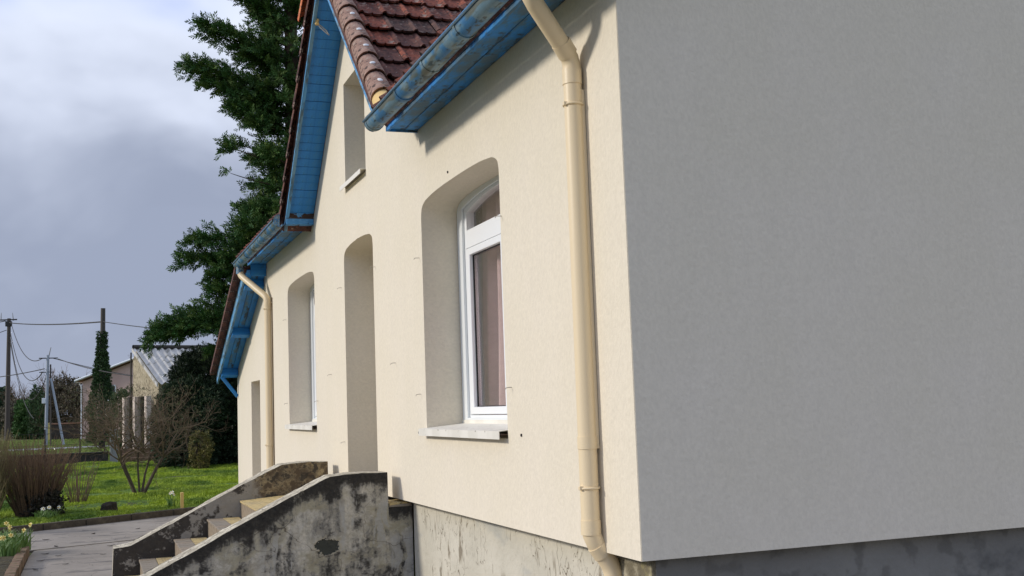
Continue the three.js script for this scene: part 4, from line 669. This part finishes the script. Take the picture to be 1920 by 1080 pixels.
// ---- dead leaves on the path
{
  const r = rngOf(691), s = new THREE.Shape(); s.moveTo(0, -0.03); s.quadraticCurveTo(0.022, 0, 0, 0.035); s.quadraticCurveTo(-0.02, 0, 0, -0.03);
  const g = new THREE.ExtrudeGeometry(s, { depth: 0.002, bevelEnabled: false, curveSegments: 4 }).rotateX(-Math.PI / 2), p = g.attributes.position; for (let i = 0; i < p.count; i++) p.setY(i, p.getY(i) + 6 * p.getX(i) ** 2 + 4 * p.getZ(i) ** 2); g.computeVertexNormals();
  for (const [x, z] of [[-12.6, 2.3], [-12.9, 1.7], [-11.2, 2.75], [-10.4, 2.85], [-10.1, 2.7], [-9.7, 2.88], [-9.9, 2.2], [-10.8, 2.1], [-9.2, 2.6], [-12.2, 2.9], [-8.9, 2.9], [-9.4, 1.9]]) { const m = single('fallen_leaf', g, M.stump, 'small dark dead leaf lying on the concrete path', 'leaf', 'dead leaves on the path'); m.position.set(x, GY + 0.002, z); m.rotation.y = r() * 6; m.scale.setScalar(0.9 + r() * 0.9); }
}
// ---- grass blades on the lawn and the verge behind it
{
  const r = rngOf(681), L = [], tuft = blades(6, 1, 0.45, 683, 0.085), im = (name, label, list, a, b) => { const m = new THREE.InstancedMesh(tuft, M.needle, list.length); m.name = name; tag(m, label, 'grass', undefined, 'stuff'); const q = new THREE.Quaternion(), mt = new THREE.Matrix4(), c = new THREE.Color(); list.forEach(([p, s, k], i) => { q.setFromAxisAngle(V(0, 1, 0), k * 40); mt.compose(p, q, V(s * 1.5, s, s * 1.5)); m.setMatrixAt(i, mt); m.setColorAt(i, c.setRGB(lerp(a[0], b[0], k), lerp(a[1], b[1], k), lerp(a[2], b[2], k))); }); scene.add(m); };
  for (let i = 0; i < 90000; i++) { const x = -13.6 - 24 * Math.pow(r(), 1.25), z = -2.2 + 7.2 * r(), ed = -15.12 + (z - 0.5) * 0.58; if (x > Math.min(ed, -12.4) - 0.12) continue; const n = vnoise(x * 1.3 + 90, z * 1.3 + 90, 256, 256, 3); if (n < 0.24 && r() < 0.75) continue; L.push([V(x, lawnY(x, z) - 0.004, z), (0.022 + 0.042 * r()) * (0.5 + 1.1 * n), clamp((1.25 * vnoise(x * 0.9 + 50, z * 1.6 + 50, 256, 256, 7) + 0.45 * vnoise(x * 4 + 50, z * 6 + 50, 256, 256, 8) - 0.35) * (0.6 + 0.7 * r()))]); }
  im('lawn_grass', 'short bright grass blades covering the lawn', L, [0.07, 0.15, 0.006], [0.40, 0.50, 0.028]);
  const L2 = []; for (let i = 0; i < 26000; i++) { const x = -39 - 62 * r(), z = -3 + 15 * r() * (1 + 0.3 * r()); if (Math.abs(x + 67) < 2.2) continue; L2.push([V(x, GY - 0.03, z), 0.05 + 0.09 * r(), r()]); }
  im('verge_grass', 'rough grass of the verge on both sides of the far lane', L2, [0.09, 0.16, 0.02], [0.26, 0.32, 0.06]);
}

// ================================================================ FAR BUILDINGS, WALLS, POLES, WIRES
{
  // low dark wall, gatepost, fence
  M.darkWall = std({ map: tex(256, 256, (u, v) => mix3(s8(44, 42, 38), s8(86, 82, 74), fbm(u, v, 8, 8, 5, 701)), { srgb: true, repeat: [1, 1] }), bumpMap: bumpFine, bumpScale: 0.02, roughness: 0.97 });
  M.postGrey = std8(150, 150, 148, 0.9); M.paleWall = std8(206, 190, 176, 0.95);
  const w = thing('garden_wall', 'low dark wall along the back of the lawn', 'wall', [-38.2, GY, 0]); part('wall_body', box(-0.12, 0.12, -0.1, 0.40, 1.75, 9), M.darkWall, w); part('wall_coping', rbox(-0.15, 0.15, 0.402, 0.45, 1.72, 9, 0.01), M.darkWall, w);
  const gp = thing('gatepost', 'grey concrete gatepost ending the low garden wall', 'post', [-38.2, GY, 1.56]); part('shaft', rbox(-0.13, 0.13, -0.1, 1.15, -0.13, 0.13, 0.015), M.postGrey, gp); part('cap', rbox(-0.16, 0.16, 1.152, 1.21, -0.16, 0.16, 0.015), M.postGrey, gp);
  const brick = thing('shed_steps', 'three low brick steps before the shed', 'steps', [-39.4, GY, 0.55]); for (let k = 0; k < 3; k++) part('step', rbox(-0.9 - k * 0.3, -0.02 - k * 0.3, -0.05, 0.15 * (k + 1), -0.75, 0.75, 0.01), M.brick[k], brick);
  for (let k = 0; k < 4; k++) { const z = [7.2, 4.15, 2.75, 1.75][k]; const f = thing('fence_post', ['thin dark fence post at the far left of the verge', 'thin dark fence post in line with the grey pole', 'thin dark fence post right of the grey pole strut', 'thin dark fence post nearest the gatepost'][k], 'post', [-48.6, GY - 0.03, z], 0, 'fence posts along the verge'); part('post', new Tubes().add([V(0, 0, 0), V(0.02, 1.25, 0.01)], [0.035, 0.03], 6).geo(), M.dark, f); }
  for (let k = 0; k < 2; k++) single('fence_wire', new Tubes().add([V(-48.6, GY + 0.55 + k * 0.5, 7.2), V(-48.58, GY + 0.53 + k * 0.5, 4.15), V(-48.58, GY + 0.53 + k * 0.5, 2.75), V(-48.58, GY + 0.55 + k * 0.5, 1.75)], 0.008, 4).geo(), M.wire, k ? 'upper wire of the verge fence' : 'lower wire of the verge fence', 'wire');
}
{ // shed with a corrugated roof, its gable turned to the lawn
  const S = thing('outbuilding', 'stone shed with pale corrugated roof behind the dark hedge', 'shed', [-43.5, GY, 0.62], 0.33), r = rngOf(711);
  M.shedWall = std({ map: tex(512, 512, (u, v) => { const n = fbm(u, v, 12, 12, 6, 713, 0.6); return mix3(mix3(s8(150, 138, 112), s8(198, 186, 160), n), s8(96, 88, 72), smooth(0.6, 0.72, fbm(u, v, 22, 22, 3, 717)) * 0.5); }, { srgb: true, repeat: [0.5, 0.5] }), bumpMap: bumpFine, bumpScale: 0.03, roughness: 0.96 });
  M.fibro = std({ map: tex(256, 256, (u, v) => mix3(mix3(s8(176, 172, 164), s8(214, 212, 206), fbm(u, v, 6, 6, 5, 721)), s8(110, 108, 96), smooth(0.58, 0.72, fbm(u, v, 10, 4, 4, 723)) * 0.6), { srgb: true, repeat: [0.6, 0.6] }), roughness: 0.9 });
  // local: x towards us, ridge along z; gable at +z
  const g = worldUV(extrude(shapeOf([[-0.35, -0.1], [-0.35, 3.9], [0, 4.25], [2.3, 2.9], [2.3, -0.1]]), 6.4, -6.4)); part('wall', g, M.shedWall, S);
  const corr = (sx) => { const n = 150, P = [], I = []; for (let j = 0; j <= 1; j++) for (let i = 0; i <= n; i++) { const z = lerp(0.12, -6.5, i / n), h = 0.05 * Math.cos(i / n * 6.62 / 0.29 * 6.283); const k = j ? 2.55 : 0; P.push(sx * k, 4.36 - k * 0.587 + h, z); } for (let i = 0; i < n; i++) I.push(i, i + 1, i + n + 1, i + 1, i + n + 2, i + n + 1); const q = new THREE.BufferGeometry(); q.setAttribute('position', new THREE.Float32BufferAttribute(P, 3)); q.setIndex(I); q.computeVertexNormals(); return worldUV(q); };
  part('roof_sheet', corr(1), M.fibro, S, 'pale corrugated sheeting'); 
  part('ridge_cap', new Tubes().add([V(0, 4.40, 0.13), V(0, 4.40, -6.5)], 0.09, 8).geo(), M.darkWall, S);
  part('barge_board', worldUV(extrude(shapeOf([[0, 4.22], [2.55, 2.73], [2.55, 2.86], [0, 4.36]]), 0.05, 0.13)), M.fibro, S); part('corner_pipe', new Tubes().add([V(-0.38, 4.2, 0.06), V(-0.42, 0, 0.06)], 0.03, 6).geo(), M.darkWall, S);
  for (const [x, m] of [[-0.2, M.paleWall], [0.35, M.darkWall], [0.9, M.paleWall], [1.5, M.darkWall], [2.1, M.paleWall]]) part('porch_post', rbox(x - 0.11, x + 0.11, -0.05, 2.4, 0.25, 0.45, 0.01), m, S);
  part('doorway', box(-0.1, 0.6, 0, 2.05, 0.003, 0.03), M.darkWall, S); part('window', box(0.75, 1.5, 0.95, 1.9, 0.003, 0.03), M.gasket, S);
}
{ // pink house further back
  M.pink = std({ map: tex(256, 256, (u, v) => mix3(s8(196, 164, 150), s8(214, 186, 170), fbm(u, v, 6, 6, 5, 731)), { srgb: true, repeat: [0.3, 0.3] }), roughness: 0.95 });
  M.farRoof = std({ map: tex(256, 256, (u, v) => mix3(s8(120, 92, 76), s8(168, 136, 116), fbm(u, v, 10, 30, 4, 735)), { srgb: true, repeat: [0.5, 0.5] }), roughness: 0.95 });
  const S = thing('pink_house', 'pink rendered house with white eaves behind the ivy pole', 'house', [-92, GY, -1.3], -0.42);
  part('wall', worldUV(extrude(shapeOf([[-4.6, -0.1], [-4.6, 4.6], [0, 6.2], [4.6, 4.6], [4.6, -0.1]]), 0.3, -0.3)).rotateY(Math.PI / 2), M.pink, S);
  part('side_wall', box(-7.5, -0.3, -0.1, 4.5, 4.3, 4.6), M.pink, S); part('rear_wall', box(-7.5, -7.2, -0.1, 4.5, -4.6, 4.29), M.pink, S); part('far_wall', box(-7.19, -0.31, -0.1, 4.5, -4.6, -4.3), M.pink, S);
  const rs = slab(V(0.45, 4.72, 5.0), V(0.45, 6.42, 0), V(-8, 6.42, 0), V(-8, 4.72, 5.0), 0.14), ls = slab(V(0.45, 6.42, 0), V(0.45, 4.72, -5), V(-8, 4.72, -5), V(-8, 6.42, 0), 0.14);
  const rf = part('roof', rs, M.farRoof, S); part('roof', ls, M.farRoof, S);
  part('verge_trim', new Tubes().add([V(0.47, 4.66, 5.05), V(0.47, 6.36, 0)], 0.09, 6).geo(), M.white2, S); part('gutter', new Tubes().add([V(0.45, 4.6, 5.05), V(-8, 4.6, 5.05)], 0.09, 8).geo(), M.white2, S); part('downpipe', new Tubes().add([V(0.05, 4.55, 4.9), V(0.06, 4.2, 4.68), V(0.06, 0, 4.68)], 0.05, 6).geo(), M.white2, S);
  for (const [z, y0] of [[2.6, 0.9], [-1.4, 0.9], [2.4, 3.0]]) { const w = sub('window', S); part('window_frame', box(0.003, 0.04, y0, y0 + 1.25, z - 0.55, z + 0.55), M.white2, w); part('pane', box(0.041, 0.05, y0 + 0.08, y0 + 1.17, z - 0.47, z + 0.47), M.gasket, w); }
  // far cream house
  M.cream = std8(226, 210, 178, 0.95);
  const F = thing('far_house', 'small cream house with brown roof at the far left', 'house', [-200, GY, 15.6]);
  part('wall', box(-6, 0, -0.1, 3.6, -3.2, 4.5), M.cream, F); part('roof', slab(V(0.5, 3.6, 5), V(0.5, 3.6, -3.7), V(-3, 5.4, -3.7), V(-3, 5.4, 5), 0.2), M.farRoof, F); part('roof', slab(V(-6.5, 3.6, 5), V(-6.5, 3.6, -3.7), V(-3, 5.4, -3.7), V(-3, 5.4, 5), 0.2), M.farRoof, F); part('window', box(0.003, 0.05, 1.2, 2.6, -1.4, -0.3), M.gasket, F);
  const bw = thing('brick_garden_wall', 'brown garden wall with tiled coping beyond the lane', 'wall', [-97.5, GY, 0]); part('wall_body', box(-0.15, 0.15, -0.1, 1.25, 2.2, 5.4), M.darkWall, bw); part('wall_coping', rbox(-0.22, 0.22, 1.252, 1.36, 2.1, 5.5, 0.02), M.farRoof, bw); part('end_pier', rbox(-0.2, 0.2, -0.1, 1.4, 5.42, 5.7, 0.02), std8(200, 190, 120, 0.9), bw);
}
{ // parked car far away
  const c = thing('parked_car', 'pale grey parked car beyond the lane', 'car', [-113, GY, 6.75], 0.15), paint = std8(206, 208, 212, 0.35), side = shapeOf([[-2, 0.35], [-2.02, 0.75], [-1.85, 0.95], [-1.2, 1.02], [-0.6, 1.42], [0.7, 1.44], [1.45, 1.02], [1.95, 0.92], [2.02, 0.6], [1.98, 0.35]]);
  const flip = (g) => g.rotateY(0); part('body', flip(new THREE.ExtrudeGeometry(side, { depth: 1.5, bevelEnabled: true, bevelSize: 0.06, bevelThickness: 0.08, bevelSegments: 2 }).translate(0, -0.05, -0.75)), paint, c);
  for (const z of [-0.835, 0.835]) { part('side_window', extrude(shapeOf([[-1.05, 1.0], [-0.55, 1.34], [0.62, 1.35], [1.2, 1.0]]), 0.01, z - 0.005), M.gasket, c); for (const x of [-1.25, 1.25]) part('wheel', new THREE.CylinderGeometry(0.31, 0.31, 0.2, 18).rotateX(Math.PI / 2).translate(x, 0.31, z * 0.92), M.dark, c); }
  part('windscreen', new THREE.BoxGeometry(0.02, 0.5, 1.3).rotateZ(1.03).translate(1.13, 1.19, 0), M.gasket, c);
}
const wireBetween = (label, a, b, sag, rad = 0.02) => { const n = 18, pts = Array.from({ length: n + 1 }, (_, i) => { const t = i / n; return a.clone().lerp(b, t).add(V(0, -4 * sag * t * (1 - t), 0)); }); return single('power_line', new Tubes().add(pts, rad * 1.5, 5).geo(), M.wire, label, 'power line', 'overhead lines'); };
{
  M.poleWood = std({ map: tex(128, 256, (u, v) => mix3(s8(66, 60, 56), s8(104, 98, 90), fbm(u, v, 12, 3, 5, 741)), { srgb: true }), roughness: 0.95 });
  const A = thing('utility_pole', 'tall dark wooden utility pole at the left picture edge', 'utility pole', [-104.6, GY, 9.1]);
  part('shaft', new Tubes().add([V(0, -0.2, 0), V(0.4, 10.6, -0.1)], [0.24, 0.15], 12).geo(), M.poleWood, A); part('crossarm', new Tubes().add([V(0.4, 10.45, 0.95), V(0.4, 10.5, -0.75)], 0.06, 6).geo(), M.wire, A);
  for (const z of [0.55, -0.45]) part('prong', new Tubes().add([V(0.4, 10.4, z), V(0.4, 11.1, z * 0.9 + 0.03)], [0.05, 0.02], 6).geo(), M.postGrey, A); part('bracket', rbox(0.2, 0.55, 9.9, 10.35, -0.35, 0.2, 0.03), M.wire, A);
  const B = thing('grey_pole', 'pale grey pole with leaning strut beyond the verge', 'utility pole', [-75.6, GY, 5.02]), pm = std8(164, 172, 182, 0.6);
  part('shaft', new Tubes().add([V(0, -0.1, 0), V(0.6, 5.8, -0.12)], [0.11, 0.09], 10).geo(), pm, B); part('crossarm', new Tubes().add([V(0.6, 5.6, 0.42), V(0.6, 5.6, -0.72)], 0.035, 6).geo(), M.wire, B); part('lower_arm', new Tubes().add([V(0.5, 4.7, 0.4), V(0.5, 4.7, -0.45)], 0.03, 6).geo(), M.wire, B); part('spike', new Tubes().add([V(0.6, 5.6, -0.15), V(0.6, 6.3, -0.3)], [0.04, 0.02], 6).geo(), M.postGrey, B);
  part('box', rbox(0.16, 0.36, 2.7, 3.05, -0.05, 0.24, 0.02), M.white2, B); part('strut', new Tubes().add([V(0.3, -0.1, -1.1), V(0.5, 4.3, -0.3)], [0.08, 0.07], 8).geo(), pm, B); part('conductor', new Tubes().add([V(0.3, -0.1, -0.3), V(0.52, 5.2, -0.28)], 0.05, 6).geo(), M.poleWood, B);
  const C = thing('ivy_pole', 'wooden pole thickly clad in green ivy', 'utility pole', [-61.3, GY, 1.75]), r = rngOf(751), L = [];
  part('shaft', new Tubes().add([V(0, -0.2, 0), V(0.3, 7.55, -0.06)], [0.17, 0.12], 10).geo(), M.poleWood, C);
  for (let i = 0; i < 5200; i++) { const y = 0.4 + 5.9 * Math.pow(r(), 1.35), R = (0.20 + 0.52 * smooth(5.6, 1.8, y) * (0.6 + 0.8 * vnoise(y * 1.7, 3, 64, 64, 5))) * Math.sqrt(0.25 + 0.75 * r()), a = r() * 6.283; if (y > 5.2 && r() < 0.45) continue; L.push([V(Math.cos(a) * R + y * 0.04, y, Math.sin(a) * R), V(Math.cos(a), 0.3 - r(), Math.sin(a)).normalize(), 0.10 + 0.11 * r()]); }
  scatter('ivy', LEAFY, M.needle, L, C, (c, k) => c.setRGB(lerp(0.016, 0.06, k), lerp(0.04, 0.125, k), lerp(0.012, 0.03, k)));
  const a = V(-104.2, 9.35, 9.0), b = V(-61.02, 5.95, 1.7), g = V(-75.0, 4.72, 4.88), gl2 = V(-75.0, 3.85, 4.9);
  wireBetween('overhead line from the dark pole to the ivy pole', a, b, 0.15, 0.028); wireBetween('overhead line from the ivy pole into the conifer', b, V(-29.4, 2.95, -2.9), 0.1, 0.014);
  wireBetween('topmost slack line from the dark pole to the grey pole', V(-104.2, 9.2, 8.8), g.clone().add(V(0, 0, .35)), 1.2, 0.02); wireBetween('second slack line from the dark pole to the grey pole', V(-104.2, 8.6, 8.9), gl2.clone().add(V(0, 0, .3)), 2.0, 0.02);
  wireBetween('deep slack line from the dark pole to the grey pole', V(-104.2, 8.2, 8.9), gl2, 3.4, 0.02); wireBetween('deepest slack line below the grey pole head', V(-104.2, 7.8, 8.9), V(-84, 0.9, 6.1), 1.2, 0.018);
  wireBetween('line from the grey pole towards the shed', g.clone().add(V(0, -0.05, -.6)), V(-43.6, 2.2, -1.0), 0.25, 0.018); wireBetween('upper line from the grey pole to the pink house', g.clone().add(V(0, 0.02, -.2)), V(-88, 3.7, -2.0), 0.12, 0.014);
  wireBetween('line running off left from the grey pole', gl2.clone().add(V(0, 0.2, .2)), V(-96, 4.6, 16), 0.5, 0.02); wireBetween('line running off left from the dark pole top', V(-104.2, 9.5, 9.3), V(-112, 9.8, 22), 0.5, 0.028); wireBetween('lower line running off left from the dark pole', V(-104.2, 8.7, 9.2), V(-108, 6.5, 22), 0.6, 0.02);
}

scene.traverse((o) => { if (o.isMesh) { o.castShadow = true; o.receiveShadow = true; } });
renderer.render(scene, camera);
